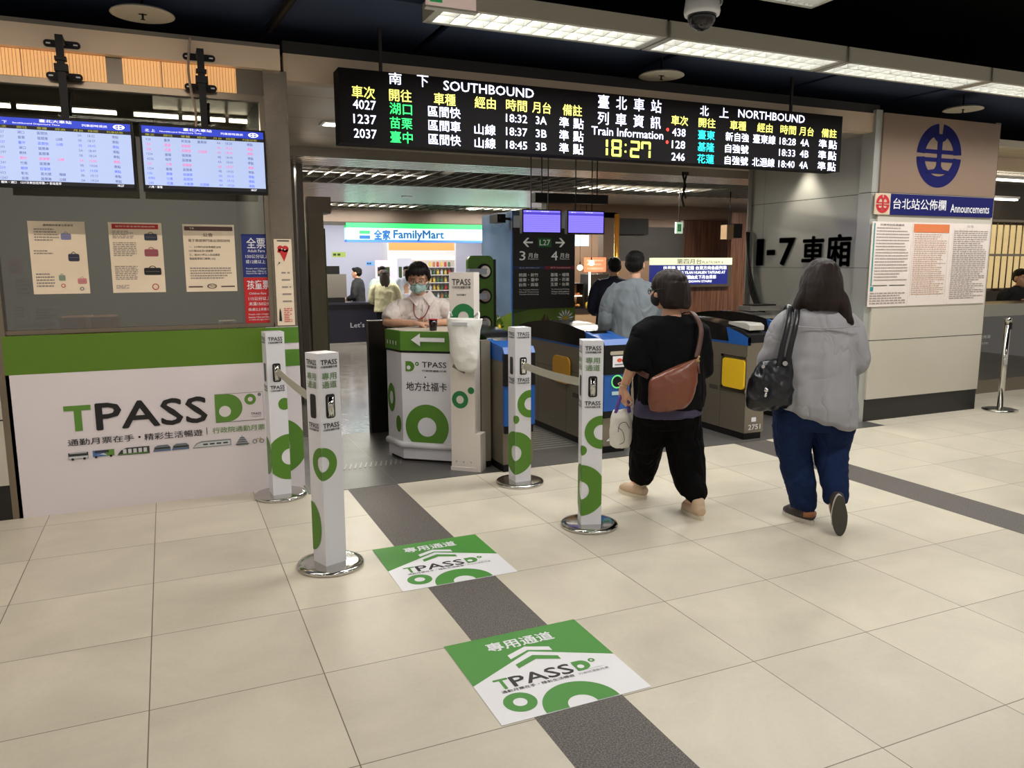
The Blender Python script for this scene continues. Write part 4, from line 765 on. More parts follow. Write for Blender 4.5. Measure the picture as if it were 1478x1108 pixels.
# flap doors seen as amber panels across the first lane
tag(MB().m(mat('amber_flap', (190, 140, 30), .3, alpha=1)).fprism(Fr((3.18, 6.25, .5), (0, -1, 0)), rrect(0, 0, .32, .24, .06), -.0, .012).build('gate_flap'), 'amber flap on the side of the centre ticket gate', 'flap')
tag(MB().m(mat('metal_box', (150, 148, 142), .4, .4)).box(0, .42, 0, .2, 0, .05).m(blackp).box(.05, .37, .02, .18, .05, .065).build('router_box', loc=(5.72, 6.6, 1.04)), 'flat grey equipment box lying on top of the far right gate', 'box')
# ------------------------------------------------------------------ stanchion and glass counter on the right
t = thing('chrome_stanchion', 'chrome queue stanchion on the right in front of the glass counter', 'stanchion', (7.992, 5.30, 0)); MB().m(chrome).lathe([(0, 0), (.165, 0), (.17, .006), (.168, .016), (.12, .024), (0, .028)], k=48).build('base', t)
MB().m(chrome).cyl((0, 0, .025), .03, .9).build('pole', t); MB().m(chrome).cyl((0, 0, .925), .036, .05).m(blackp).box(-.012, .012, -.042, -.03, .86, .93).build('belt_head', t)
tag(MB().m(belt).box(8.03, 8.9, 5.3, 5.302, .90, .945).build('barrier_belt'), 'grey belt leaving the chrome stanchion to the right', 'barrier belt', 'retractable belts between the bollards') if False else None
t = thing('glass_counter', 'glass fronted service counter with steel top at the right edge', 'counter', (7.9, 6.1, 0)); MB().m(dsteel).box(0, 3, 0, .5, 1.0, 1.06).m(mat('counter_steel_edge', (150, 148, 136), .35, .6)).box(0, 3, -.02, 0, .92, 1.06).build('worktop', t)
MB().m(glass_mat('counter_glass', (196, 200, 186), .14)).box(0, 3, .0, .012, .16, .92).build('glass_front', t); MB().m(steel).box(0, 3, .0, .04, .0, .16).build('plinth', t); MB().m(mat('counter_inner', (140, 134, 118), .5, var=.1)).box(0, 3, .3, .32, .0, .92).build('back_board', t)
b = MB().m(redp).disc(Fr((0, -.001, 0)), .62, .63, .045, .002).m(white2).rect(Fr((0, -.001, 0)), .585, .622, .655, .638, .003).m(mat('glass_lettering', (190, 196, 190), .5)).text('請勿倚靠', Fr((0, -.001, 0)), (.75, .66, 1.0, .70)).text('NO ENTRY', Fr((0, -.001, 0)), (.75, .59, .98, .615)); b.build('no_entry_sticker', t)
t = thing('grille_window', 'lit office window behind vertical metal bars at the right edge', 'window', (8.6, 7.0, 0)); MB().m(mat('lit_office', (255, 224, 160), emit=.35)).box(0.1, 3, .12, .14, 1.2, 2.05).m(mat('office_post', (110, 96, 80), .6)).box(.55, .7, .05, .12, 1.2, 2.1).build('lit_pane', t)
b = MB().m(steel); x = 0
while x < 3: b.cyl((x, 0, 1.2), .009, .9, 'z', 8); x += .13
b.box(0, 3, -.01, .01, 1.63, 1.66).box(0, 3, -.01, .01, 2.08, 2.11).box(0, 3, -.02, .02, 1.17, 1.2); b.build('bars', t)
struct('wall_fare_office', MB().m(mat('office_dark', (66, 60, 54), .6)).box(7.9, 13, 7.3, 7.4, 0, 1.2).box(7.9, 8.6, 7.3, 7.4, 1.2, 2.62).box(8.6, 13, 7.3, 7.4, 2.1, 2.62).box(8.6, 13, 7.5, 7.6, 0, 2.62))
for i, (x, y) in enumerate(((9.1, 6.7), (9.4, 7.05))):
    tag(MB().m(led('fare_tube', (255, 244, 220), 5)).box(0, 1.2, 0, .05, 0, .02).m(white2).box(-.01, 1.21, -.02, .07, .02, .05).build('ceiling_batten', loc=(x, y, 2.57-.2*i)), ['upper lit ceiling batten at the far right over the glass counter', 'lower lit ceiling batten at the far right above the barred window'][i], 'ceiling light')
tag(MB().m(mat('pink_box', (190, 90, 120), .6)).box(0, .16, 0, .1, 0, .06).m(paper).box(.02, .14, -.002, 0, .0, .05).build('leaflet_box', loc=(8.55, 6.25, 1.06)), 'small pink leaflet box on the glass counter top', 'box')
# ------------------------------------------------------------------ wayfinding pillar
blkm = mat('wayfinding_black', (20, 19, 20), .4); bw = mat('wayfinding_white', (190, 188, 182), emit=.25)
muralm = mat('mural_sky', (96, 124, 156), .12, var=.35, vscale=1.3); muralm.node_tree.nodes['Principled BSDF'].inputs['Coat Weight'].default_value = 1; muralm.node_tree.nodes['Principled BSDF'].inputs['Coat Roughness'].default_value = .02; muralm.node_tree.nodes['Principled BSDF'].inputs['Coat IOR'].default_value = 2.2; grassm = mat('mural_grass', (92, 120, 34), .3, var=.3, vscale=3); grass2 = mat('mural_dark_grass', (40, 78, 24), .3, var=.3)
struct('wall_pillar', MB().m(muralm).box(4.0, 4.88, 9.0, 10.0, .8, 2.2).m(grassm).box(4.0, 4.88, 9.0, 10.0, 0, .8).m(mat('pillar_post', (30, 80, 150), .3)).box(3.985, 4.0, 8.985, 9.03, 0, 2.2))
t = thing('flower_mural', 'green meadow mural with white daisies at the foot of the wayfinding pillar', 'mural', (4.0, 8.985, 0))
b = MB().m(grassm).box(0, .88, 0, .01, 0, 1.06); fr = Fr((0, -.001, 0)); b.m(grass2).poly(fr, [(0, .93), (.2, .97), (.5, .99), (.88, 1.0), (.88, 1.06), (0, 1.06)], .002).poly(fr, [(0, .45), (.1, .5), (.25, .35), (.5, .42), (.7, .3), (.88, .4), (.88, 0), (0, 0)], .001)
def daisy(b, fr, u, v, r):
    b.m(white2)
    for q in range(14):
        a = 2*PI*q/14+.2; d = (math.cos(a), math.sin(a)); p = (-d[1], d[0]); b.poly(fr, [(u+d[0]*r*.25, v+d[1]*r*.25), (u+d[0]*r*.7+p[0]*r*.1, v+d[1]*r*.7+p[1]*r*.1), (u+d[0]*r, v+d[1]*r), (u+d[0]*r*.7-p[0]*r*.1, v+d[1]*r*.7-p[1]*r*.1)], .003)
    b.m(mat('daisy_eye', (210, 170, 40), .6)).disc(fr, u, v, r*.28, .004, 16)
for u, v, r in ((.74, .84, .13), (.52, .74, .10), (.15, .66, .09), (.8, .6, .07), (.34, .6, .07)): daisy(b, fr, u, v, r)
b.m(mat('butterfly', (80, 60, 40), .6)).poly(fr, [(.36, .79), (.44, .92), (.45, .8)], .004).poly(fr, [(.45, .8), (.47, .9), (.52, .8)], .004); b.build('print', t)
t = thing('meadow_mural', 'tall glossy mural of sky and hills on the left side of the pillar', 'mural', (3.99, 10.0, 0)); fl = Fr((0, 0, 0), (0, -1, 0)); b = MB().m(muralm).box(-.004, .0, -1.0, 0, .82, 2.19).m(grassm).box(-.004, 0, -1.0, 0, 0, .82); fl = Fr((-.0045, 0, 0), (0, -1, 0)); b.m(grass2).poly(fl, [(0, 1.0), (.4, .9), (1, .82), (1, .72), (0, .8)], .002); b.m(grassm).poly(fl, [(0, .9), (.5, .82), (1, .95), (1, .3), (0, .3)], .003); daisy(b, fl, .6, .72, .16); daisy(b, fl, .85, .55, .12); daisy(b, fl, .3, .6, .11); b.build('print', t)
t = thing('wayfinding_board', 'black board with arrows to platforms 3 and 4 and a green L27 badge', 'sign', (3.99, 8.968, .985)); t.scale.z = .87; W = .87; H = 1.16
MB().m(blkm).box(0, W, 0, .015, 0, H).build('board', t); fr = Fr((0, -.001, 0)); b = MB().m(mat('wf_blue', (26, 48, 100), .5)).rect(fr, 0, .57, W/2, .615).m(mat('wf_red', (130, 26, 48), .5)).rect(fr, W/2, .57, W, .615); b.m(mat('wf_green', (16, 92, 40), .5, emit=.1)).rect(fr, .345, .89, .53, 1.02); b.build('colour_bands', t)
b = MB().m(bw)
def arrow(b, u, v, s, d):
    b.poly(fr, [(u-.06*s, v-.012), (u+.07*s, v-.012), (u+.07*s, v+.012), (u-.06*s, v+.012)][::(1 if s > 0 else -1)])
    for g in (1, -1): b.poly(fr, [(u+.075*s, v), (u+.02*s, v+.065*g), (u-.01*s, v+.065*g), (u+.045*s, v)])
arrow(b, .21, .955, -1, 0); arrow(b, .65, .955, 1, 0); b.text('L27', fr, (.365, .915, .512, .995), bold=.01, n=.003).text('3', fr, (.085, .70, .165, .83), bold=.01).text('4', fr, (.53, .70, .62, .83), bold=.01).text('月台', fr, (.205, .735, .345, .805), bold=.01).text('月台', fr, (.655, .735, .79, .805), bold=.01).text('Platform', fr, (.205, .71, .345, .728)).text('Platform', fr, (.655, .71, .79, .728))
b.text('北上 Northbound', fr, (.08, .586, .36, .6)).text('南下 Southbound', fr, (.52, .586, .8, .6))
for i, (s1, s2) in enumerate((('桃園・新竹', '基隆・福隆'), ('苗栗・臺中', '宜蘭・花蓮'), ('台南・高雄', '玉里・台東'))): b.text(s1, fr, (.075, .465-i*.07, .345, .515-i*.07)).text(s2, fr, (.52, .465-i*.07, .79, .515-i*.07))
for i, (s1, s2) in enumerate((('To Taoyuan·Hsinchu', 'To Keelung·Fulong'), ('Miaoli·Taichung', 'Yilan·Hualien'), ('Tainan·Kaohsiung', 'Yuli·Taitung'))): b.text(s1, fr, (.08, .265-i*.033, .35, .285-i*.033)).text(s2, fr, (.53, .265-i*.033, .79, .285-i*.033))
b.build('lettering', t)
# twin hanging screens and a black unlit sign box
vio = led('screen_violet', (128, 116, 250), 1.0)
for i, x in enumerate((3.455, 3.985)):
    t = thing('hanging_screen', ['violet glowing hanging screen, left of the pair above the wayfinding board', 'violet glowing hanging screen, right of the pair above the wayfinding board'][i], 'monitor', (x, 7.5, 1.88), group='twin hanging screens')
    MB().m(blackp).box(-.015, .445, 0, .06, -.015, .235).build('housing', t); fr = Fr((0, -.001, 0)); b = MB().m(vio).rect(fr, .0, .0, .43, .222, .001).m(led('screen_violet_dark', (84, 70, 200), .7)).rect(fr, .0, .18, .43, .205, .002)
    for q in range(8): b.rect(fr, .01, .018+q*.02, .42, .02+q*.02, .002)
    b.m(wtx).text('臺北', fr, (.03, .208, .09, .218), n=.002).text('時刻表', fr, (.2, .208, .3, .218), n=.002).build('screen', t); MB().m(blackp).box(.1, .108, .03, .04, .235, .87).box(.3, .308, .03, .04, .235, .87).build('hanger', t)
tag(MB().m(blackp).box(0, .92, 0, .12, 0, .1).box(.1, .11, .05, .06, .1, .53).box(.8, .81, .05, .06, .1, .53).build('unlit_sign_box', loc=(3.76, 7.85, 2.22)), 'unlit black sign box hanging under the inner ceiling above the violet screens', 'sign')
# green bottle cabinet
t = thing('green_display_stand', 'tall green stand with three round openings beside the mural pillar', 'stand', (3.02, 8.0, 0)); gc = mat('stand_green', (82, 132, 20), .4)
P = rrect(0, .0, .3, 1.64, .06, 5); b = MB().m(gc).fprism(Fr((0, 0, 0)), P, -.06, 0).m(mat('stand_dark', (24, 30, 16), .5)).fprism(Fr((.3, 0, 0), (0, 1, 0)), [(0, 0), (.1, 0), (.1, 1.58), (0, 1.6)], -.001, .03); b.build('panel', t)
for z in (1.47, 1.2, .9):
    MB().m(blackp).cyl((.19, -.012, z), .085, .02, 'y', 28).m(chrome).cyl((.19, -.03, z), .06, .02, 'y', 24).m(mat('tray_pale', (190, 200, 220), .2)).box(-.02, .18, -.1, -.01, z-.03, z+.03).build('round_tray', t)  # pale bluish tray boxes beside the round openings
# ------------------------------------------------------------------ shuttered posts at left of the inner hall
t = thing('dark_post', 'dark grey post nearest the ticket booth in the inner hall', 'column', (1.27, 9.0, 0)); MB().m(mat('post_dark', (112, 106, 98), .4, .2)).box(0, .1, 0, .2, 0, 2.65).box(.13, .2, .05, .2, 0, 2.65).build('shaft', t)
t = thing('stone_column', 'brown grey column with a green edge left of the convenience store', 'column', (1.50, 9.0, 0)); MB().m(mat('column_brown', (136, 126, 106), .5, var=.12)).box(0, .17, 0, .25, 0, 2.12).m(mat('column_head', (120, 110, 98), .4, .4)).box(-.0, .26, .0, .3, 2.12, 2.3).m(mat('green_edge', (70, 96, 30), .4)).box(.17, .185, 0, .02, .1, 1.95).build('shaft', t)
t = thing('blue_banner', 'narrow blue and white banner hanging between the dark post and the column', 'banner', (1.42, 9.3, .85)); MB().m(mat('banner_blue', (34, 44, 96), .6)).box(0, .05, 0, .01, 0, 1.0).m(mat('banner_grey', (150, 150, 160), .6)).box(.05, .08, 0, .01, .1, 1.1).build('cloth', t)
struct('wall_inner', MB().m(mat('inner_wall_dark', (70, 58, 50), .6)).box(.0, 2.9, 16.2, 16.3, 0, 2.8)); struct('wall_inner_side', MB().m(mat('inner_wall_dark', (0, 0, 0))).box(0.72, .78, 8.5, 16.2, 0, 2.8))
struct('trim_7', MB().m(mat('soffit', (110, 96, 88), .4, .3)).box(.8, 7.2, 15.9, 16.2, 2.34, 2.65).m(seam).box(.8, 7.2, 15.89, 15.9, 2.34, 2.4))
# ------------------------------------------------------------------ convenience store
shopw = mat('shop_white', (200, 198, 210), .6)
struct('wall_shop', MB().m(shopw).box(2.3, 8.2, 20.4, 20.5, 0, 3).box(2.2, 2.3, 16.2, 20.5, 0, 3).box(8.2, 8.3, 16.2, 20.5, 0, 3)); struct('ceiling', MB().m(mat('shop_ceiling', (190, 186, 184), .6)).box(2.2, 8.3, 16.2, 20.5, 2.9, 3))
t = thing('shop_fascia_sign', 'glowing green and white convenience store fascia reading FamilyMart', 'sign', (3.39, 15.86, 2.02)); W = 4.0; H = .36
MB().m(led('fascia_white', (186, 232, 244), .5)).box(0, W, 0, .2, 0.03, H-.1).build('white_band', t); MB().m(led('fascia_green', (30, 190, 90), .7)).box(0, W, -.002, .2, H-.1, H).build('green_band', t); MB().m(led('fascia_blue_edge', (50, 100, 190), .7)).box(0, W, 0, .2, -.02, .03).build('blue_edge', t)
fr = Fr((0, -.002, 0)); fb = led('fascia_blue', (0, 74, 140), .2); b = MB().m(fb).rect(fr, .26, .04, .48, .115, .003).m(led('fascia_teal', (20, 140, 84), .3)).rect(fr, .26, .14, .48, .21, .003); b.m(fb).text('全家', fr, (.56, .035, .9, .225), bold=.07, n=.004).text('FamilyMart', fr, (.97, .01, 2.06, .225), bold=.05, n=.004); b.build('lettering', t)
t = thing('coffee_counter', 'dark navy counter with pale lettering in front of the convenience store', 'counter', (2.75, 15.5, 0)); MB().m(mat('counter_navy', (16, 16, 34), .4)).box(0, 4.5, 0, .5, 0, .76).m(mat('counter_navy_top', (40, 40, 50), .25)).box(-.03, 4.53, -.03, .53, .76, .8).build('body', t); b = MB().m(mat('counter_lettering', (150, 150, 160), emit=.1)).text("Let's", Fr((0, -.001, 0)), (.58, .30, .86, .40), bold=.01).build('lettering', t)
t = thing('grey_machine', 'boxy grey coffee machine on the left end of the navy counter', 'machine', (2.80, 15.6, .8)); MB().m(mat('machine_grey', (96, 92, 88), .4)).box(0, .50, 0, .3, .1, .56).m(blackp).box(.04, .46, .0, .28, 0, .1).box(.1, .38, .05, .25, .56, .72).build('body', t)
# back shelves with goods
t = thing('chilled_shelf', 'tall lit chilled display shelf with an orange header inside the store', 'shelf', (5.2, 19.4, 0)); W = 1.75; b = MB().m(led('header_orange', (236, 150, 84), .3)).box(0, W, .0, .1, 1.9, 2.12).m(led('shelf_strip', (255, 244, 220), 1.0)).box(0, W, -.02, .1, 1.66, 1.74).m(mat('shelf_white', (226, 220, 216), .5)).box(0, W, 0, .1, 1.74, 1.9).box(0, W, .45, .5, 0, 1.7).box(-.04, 0, 0, .5, 0, 2.1).box(W, W+.04, 0, .5, 0, 2.1); b.build('frame', t)
SH = [1.48, 1.28, 1.08, .88, .66]
for z in SH: MB().m(mat('shelf_white', (0, 0, 0))).box(0, W, .0, .45, z-.02, z).build('shelf_board', t)
pal = [((200, 70, 60), 'red'), ((230, 200, 90), 'yellow'), ((90, 130, 90), 'green'), ((220, 220, 220), 'white'), ((80, 90, 150), 'blue'), ((190, 130, 80), 'tan')]
random.seed(5)
for c, nm in pal:
    m_ = mat('pack_'+nm, c, .4); pk = None
    b = MB().m(m_).cyl((0, 0, 0), .035, .1, 'z', 10).cyl((0, 0, .1), .035, .03, 'z', 10, .014).m(white2).cyl((0, 0, .13), .015, .02, 'z', 8); proto = b.build('drink_bottle'); proto['label'] = nm+' drink bottle on the chilled shelf behind the staff member'; proto['category'] = 'bottle'; proto['group'] = nm+' bottles on the chilled shelf'
    globals()['pk_'+nm] = proto; proto['used'] = 0
for z in SH:
    x = .06
    while x < W-.05:
        nm = random.choice(pal)[1]; p = globals()['pk_'+nm]
        o = p if not p['used'] else p.copy()
        if p['used']: COL.objects.link(o)
        p['used'] = 1; o.location = (5.2+x, 19.5, z); x += .105
for c, nm in pal:
    del globals()['pk_'+nm]['used']
t = thing('open_rack', 'pale open rack with goods at the right of the store under the poster', 'shelf', (7.1, 17.6, 0)); b = MB().m(mat('rack_wood', (210, 190, 165), .5)).box(-.03, 0, 0, .4, 0, 1.75).box(.8, .83, 0, .4, 0, 1.75).box(0, .8, .38, .4, 0, 1.75)
for z in (.3, .6, .9, 1.2, 1.5, 1.72): b.box(0, .8, 0, .38, z-.02, z)
b.build('frame', t)
random.seed(9)
for z in (.9, 1.2, 1.5):
    for q in range(5):
        c, nm = random.choice(pal); tag(MB().m(mat('pack_'+nm, c, .4)).box(0, .11, 0, .1, 0, .1+.04*random.random()).build('goods_packet', loc=(7.15+q*.14, 17.65, z)), nm+' packet on the open rack in the store', 'packet', nm+' packets on the open rack')
t = thing('store_poster', 'wide green landscape poster with people above the open rack', 'poster', (6.85, 17.2, 1.78)); b = MB().m(mat('poster_olive', (88, 96, 64), .5, var=.3)).box(0, .9, 0, .02, 0, .32); fr = Fr((0, -.001, 0)); b.m(mat('poster_skin', (210, 150, 120), .6)).disc(fr, .3, .2, .035, .002, 16).poly(fr, [(.22, 0), (.38, 0), (.34, .17), (.26, .17)]).disc(fr, .55, .25, .03, .002, 16).m(mat('poster_rose', (200, 120, 130), .6)).poly(fr, [(.48, .03), (.62, .03), (.58, .22), (.52, .22)]).m(white2).disc(fr, .7, .17, .03, .002, 16).poly(fr, [(.63, .0), (.77, 0), (.73, .14), (.67, .14)]); b.build('print', t)
for i, (x, z, w, h, c, e, lab) in enumerate(((3.35, 1.72, .28, .12, (160, 176, 90), .5, 'small green lit sign on the left wall inside the store'), (4.1, 1.52, .16, .1, (120, 170, 230), .5, 'small blue notice on the store wall'), (4.3, 1.1, .5, .55, (240, 222, 230), .4, 'pale pink panel on the store wall behind the staff'), (4.75, 1.0, .32, .7, (214, 210, 220), .3, 'narrow white banner inside the store left of the chilled shelf'))):
    tag(MB().m(led('store_%d' % i, c, e)).box(0, w*1.15, 0, .02, 0, h).m(mat('store_print', (70, 90, 50), .6)).rect(Fr((0, -.001, 0)), w*.1, h*.3, w*.35, h*.7).rect(Fr((0, -.001, 0)), w*.45, h*.3, w*.7, h*.7).build('wall_notice', loc=(x*1.08, 18.6 if i != 3 else 18.4, z)), lab, 'notice')
for i in range(3):
    tag(MB().m(mat('duct_grey', (150, 146, 144), .5, .3)).tube([(2.35, 16.6+i*.5, 2.62+.06*i), (5.6, 16.9+i*.6, 2.62+.06*i)], .08, 12).build('ceiling_duct'), ['nearest grey duct under the store ceiling', 'middle grey duct under the store ceiling', 'farthest grey duct under the store ceiling'][i], 'duct')
t = thing('cash_register', 'grey cash register with a lit blue screen on the navy counter', 'cash register', (4.55, 15.65, .8)); MB().m(mat('register_grey', (150, 150, 160), .4)).box(0, .5, 0, .3, 0, .14).box(.1, .4, .1, .14, .14, .38).build('body', t); MB().m(led('register_blue', (60, 90, 220), .8)).box(.02, .3, -.01, 0, .02, .1).build('screen', t)
# ------------------------------------------------------------------ bakery counter, gold post, shutters
t = thing('bakery_counter', 'bakery counter with warm lit pastry case right of the wayfinding board', 'counter', (6.45, 12.4, 0)); tan = mat('bakery_tan', (170, 140, 110), .5)
b = MB().m(tan).box(0, 1.1, 0, .6, 0, .66).m(mat('bakery_dark', (40, 30, 26), .5)).box(-.02, 1.12, -.03, .6, .66, .74); b.build('base', t)
b = MB().m(blackp).box(.0, .5, .05, .5, .74, .78).box(.0, .5, .05, .5, 1.18, 1.2).box(.0, .02, .05, .5, .78, 1.18).box(.48, .5, .05, .5, .78, 1.18).m(led('case_strip', (255, 220, 170), 2.5)).box(.02, .48, .1, .12, .96, .98).m(mat('case_board', (190, 150, 110), .5)).box(.02, .48, .3, .34, .78, 1.18); b.build('pastry_case', t)
t2 = thing('rye_display', 'dark stand with a pinned red price board on the bakery counter', 'stand', (6.98, 12.45, .74)); MB().m(mat('display_dark', (50, 44, 40), .4)).box(.05, .5, 0, .3, 0, .62).build('body', t2); MB().m(led('price_board', (230, 130, 90), .7)).box(-.05, .4, -.03, -.01, .66, .92).m(paper).rect(Fr((0, -.031, 0)), 0, .7, .34, .74).rect(Fr((0, -.031, 0)), 0, .78, .3, .81).rect(Fr((0, -.031, 0)), 0, .85, .34, .88).build('price_board', t2); MB().m(led('lit_tube', (255, 236, 214), 2)).box(.05, .08, -.03, -.01, .0, .66).build('lit_post', t2)
random.seed(3)
for i in range(10):
    o = MB().m(mat('pastry_%d' % (i % 3), ((190, 110, 60), (214, 150, 80), (150, 70, 40))[i % 3], .5)).lathe([(0, 0), (.03, 0), (.04, .015), (.03, .035), (0, .045)], k=12).build('pastry', loc=(6.5+(i % 5)*.09, 12.52, .78 if i < 5 else .985)); tag(o, ['golden', 'pale yellow', 'dark brown'][i % 3]+' pastry in the lit bakery case', 'pastry', ['golden', 'pale', 'dark'][i % 3]+' pastries in the case')
tag(MB().m(mat('lemon', (220, 190, 60), .4)).lathe([(0, 0), (.03, .01), (.045, .06), (.035, .11), (0, .13)], k=16).build('yellow_vase', loc=(6.97, 12.36, .74)), 'small yellow pot on the bakery counter', 'pot')
for i, (x, z) in enumerate(((6.72, 1.48), (6.95, 1.56))):
    t = thing('pendant_bulb', ['round glowing pendant bulb over the bakery, left one', 'round glowing pendant bulb over the bakery, right one'][i], 'lamp', (x, 12.2, z), group='pendant bulbs over the bakery'); MB().m(led('bulb', (255, 214, 160), 5)).lathe([(0, -.05), (.03, -.042), (.05, -.015), (.05, .015), (.03, .042), (0, .05)], k=20).build('bulb', t); MB().m(blackp).cyl((0, 0, .05), .012, .05).cyl((0, 0, .1), .003, 1.1).build('cord', t)
tag(MB().m(led('bakery_sign', (200, 236, 244), 1.1)).box(0, .32, 0, .05, 0, .19).m(blackp).box(.04, .05, .02, .03, .19, .8).box(.27, .28, .02, .03, .19, .8).build('lit_sign_box', loc=(6.63, 12.3, 1.86)), 'small pale lit sign box right of the wayfinding board', 'sign')
tag(MB().m(mat('gold', (214, 150, 60), .25, .9)).cyl((0, 0, 0), .045, 2.4, 'z', 20).build('gold_post', loc=(7.28, 11.9, 0)), 'polished gold post between the bakery and the shutter', 'column')
brown = wood_mat('brown_laminate', (66, 40, 30), (112, 74, 54)); greyd = mat('shutter_grey', (84, 82, 80), .4, .3, var=.06)
struct('wall_far', MB().m(mat('far_brown', (92, 72, 56), .5)).box(8.3, 15, 15.9, 16.0, 0, 2.65)); struct('wall_shutter', MB().m(greyd).box(8.0, 9.5, 13.0, 13.1, 1.6, 2.25).m(mat('shutter_black', (16, 14, 14), .5)).box(7.9, 8.6, 12.9, 13.0, 2.1, 2.4).m(mat('pilaster', (104, 84, 68), .5)).box(7.6, 7.9, 12.9, 13.1, 0, 2.5).m(brown).box(9.5, 11.5, 13.0, 13.1, 0, 2.5).m(mat('lintel', (104, 80, 62), .4)).box(6.4, 11.5, 12.9, 13.1, 2.4, 2.65))
struct('wall_platform_stairs', MB().m(brown).box(7.9, 10.9, 12.1, 12.2, 0, 1.1).box(9.95, 11.5, 12.1, 12.2, 1.1, 2.5))
t = thing('platform_board', 'glowing blue and white platform 4 board above the brown stair wall', 'sign', (8.09, 12.0, 1.11)); W = 1.82; H = .54
b = MB().m(led('board_cream', (206, 208, 178), .6)).box(0, W, 0, .08, H-.13, H).m(led('board_navy', (8, 18, 92), .8)).box(0, W-.1, 0, .08, .05, H-.13).m(steel).box(0, W, .01, .08, 0, .05).box(W-.1, W, .01, .08, .05, H-.13); b.build('lightbox', t)
fr = Fr((0, -.001, 0)); b = MB().m(mat('board_ink', (70, 70, 60), .6)).text('第四月台', fr, (.55, H-.115, 1.1, H-.02), bold=.01).text('PLATFORM 4', fr, (1.12, H-.11, 1.6, H-.06)); b.m(led('board_white', (230, 236, 255), 1.2)).text('往基隆 宜蘭 花蓮 台東方向各級列車', fr, (.25, .32, W-.13, .39), bold=.02).text('FOR KEELUNG YILAN HUALIEN TAITUNG AT', fr, (.25, .245, W-.16, .295), bold=.02).text('樓請由此下月台乘車', fr, (.7, .15, 1.45, .22), bold=.02).text('L-1 DOWN STAIRS', fr, (.7, .085, 1.35, .125), bold=.02); b.build('lettering', t)
for i, (x, y, z) in enumerate(((7.22, 10.0, 2.0),)):
    t = thing('small_exit_sign', 'small hanging green exit sign over the inner hall', 'sign', (x-.05, y, z)); MB().m(led('exit_face', (200, 226, 200), .5)).box(0, .12, 0, .04, 0, .17).m(mat('exit_green', (0, 0, 0))).rect(Fr((0, -.001, 0)), .02, .03, .09, .14).m(white2).poly(Fr((0, -.001, 0)), [(.035, .05), (.05, .05), (.07, .09), (.06, .12), (.045, .1)], .003).build('face', t); MB().m(blackp).box(.05, .06, .01, .02, .17, .8).build('hanger', t)
t = thing('cctv_camera', 'boxy black security camera near the top of the mural pillar', 'camera', (3.75, 9.05, 2.05)); MB().m(blackp).box(0, .11, -.15, .1, 0, .1).cyl((.055, -.17, .05), .035, .03, 'y', 16).build('body', t); MB().m(blackp).box(.11, .26, 0, .03, .04, .07).build('bracket', t)
tag(MB().m(mat('speaker_tan', (150, 124, 96), .5)).box(0, .13, 0, .15, 0, .22).m(blackp).box(.13, .3, .0, .15, .02, .24).build('wall_box', loc=(8.05, 9.9, 1.92)), 'tan and black box hanging at the end of the inner hall', 'speaker'); tag(MB().m(blackp).cyl((0, 0, 0), .008, .6).build('hanging_rod', loc=(8.15, 9.97, 2.1)), 'thin rod holding the tan and black box', 'rod')
t = thing('ceiling_bracket', 'empty black hanging bracket under the inner ceiling', 'bracket', (5.95, 8.2, 2.25)); MB().m(blackp).tube([(0, 0, .4), (.05, 0, .25), (0, 0, .1), (.04, 0, 0)], .014).tube([(.06, 0, .4), (.02, 0, .2), (.06, 0, .1)], .012).box(0, .08, -.02, .02, .38, .42).build('arm', t)
for i, (x, y) in enumerate(DOWN): 
    z = 2.748 if 5.6 < y < 8.4 else 2.648
    o = tag(MB().m(led('downlight', (255, 244, 220), 5)).cyl((0, 0, 0), .07, .003, 'z', 24).m(white2).lathe([(.07, -.002), (.09, -.002), (.09, .004), (.07, .004)], k=24).build('downlight', loc=(x, y, z-.004)), 'round recessed downlight in the inner ceiling', 'ceiling light', 'recessed downlights in the inner ceiling')
# ------------------------------------------------------------------ people
skin = mat('skin_light', (206, 158, 130), .5, bump=.05, bscale=80); skin.node_tree.nodes['Principled BSDF'].inputs['Subsurface Weight'].default_value = .08
def geo_mesh(name, pieces, vox=.008, it=4, mt=None, parent=None, disp=None, label=None):
    """closed pieces fused into one continuous smooth surface"""
    me = bpy.data.meshes.new(name); V = []; F = []
    for pv, pf in pieces:
        b = len(V); V += [tuple(q) for q in pv]; F += [tuple(i+b for i in f) for f in pf]
    me.from_pydata(V, [], F); me.update()
    bm = bmesh.new(); bm.from_mesh(me); bmesh.ops.recalc_face_normals(bm, faces=bm.faces); bm.to_mesh(me); bm.free()
    o = bpy.data.objects.new(name, me); COL.objects.link(o)
    r = o.modifiers.new('r', 'REMESH'); r.mode = 'VOXEL'; r.voxel_size = vox; r.use_smooth_shade = True
    s = o.modifiers.new('s', 'SMOOTH'); s.factor = .6; s.iterations = it
    dg = bpy.context.evaluated_depsgraph_get(); dg.update(); m2 = bpy.data.meshes.new_from_object(o.evaluated_get(dg))
    bpy.data.objects.remove(o); bpy.data.meshes.remove(me)
    if disp:
        nn = [v.normal.copy() for v in m2.vertices]
        for v, n in zip(m2.vertices, nn): v.co += n*disp(v.co)
    m2.polygons.foreach_set('use_smooth', [True]*len(m2.polygons)); m2.update(); m2.name = name
    if mt: m2.materials.clear(); m2.materials.append(mt)
    o = bpy.data.objects.new(name, m2); COL.objects.link(o)
    if parent: o.parent = parent
    if label: o['label'] = label
    return o
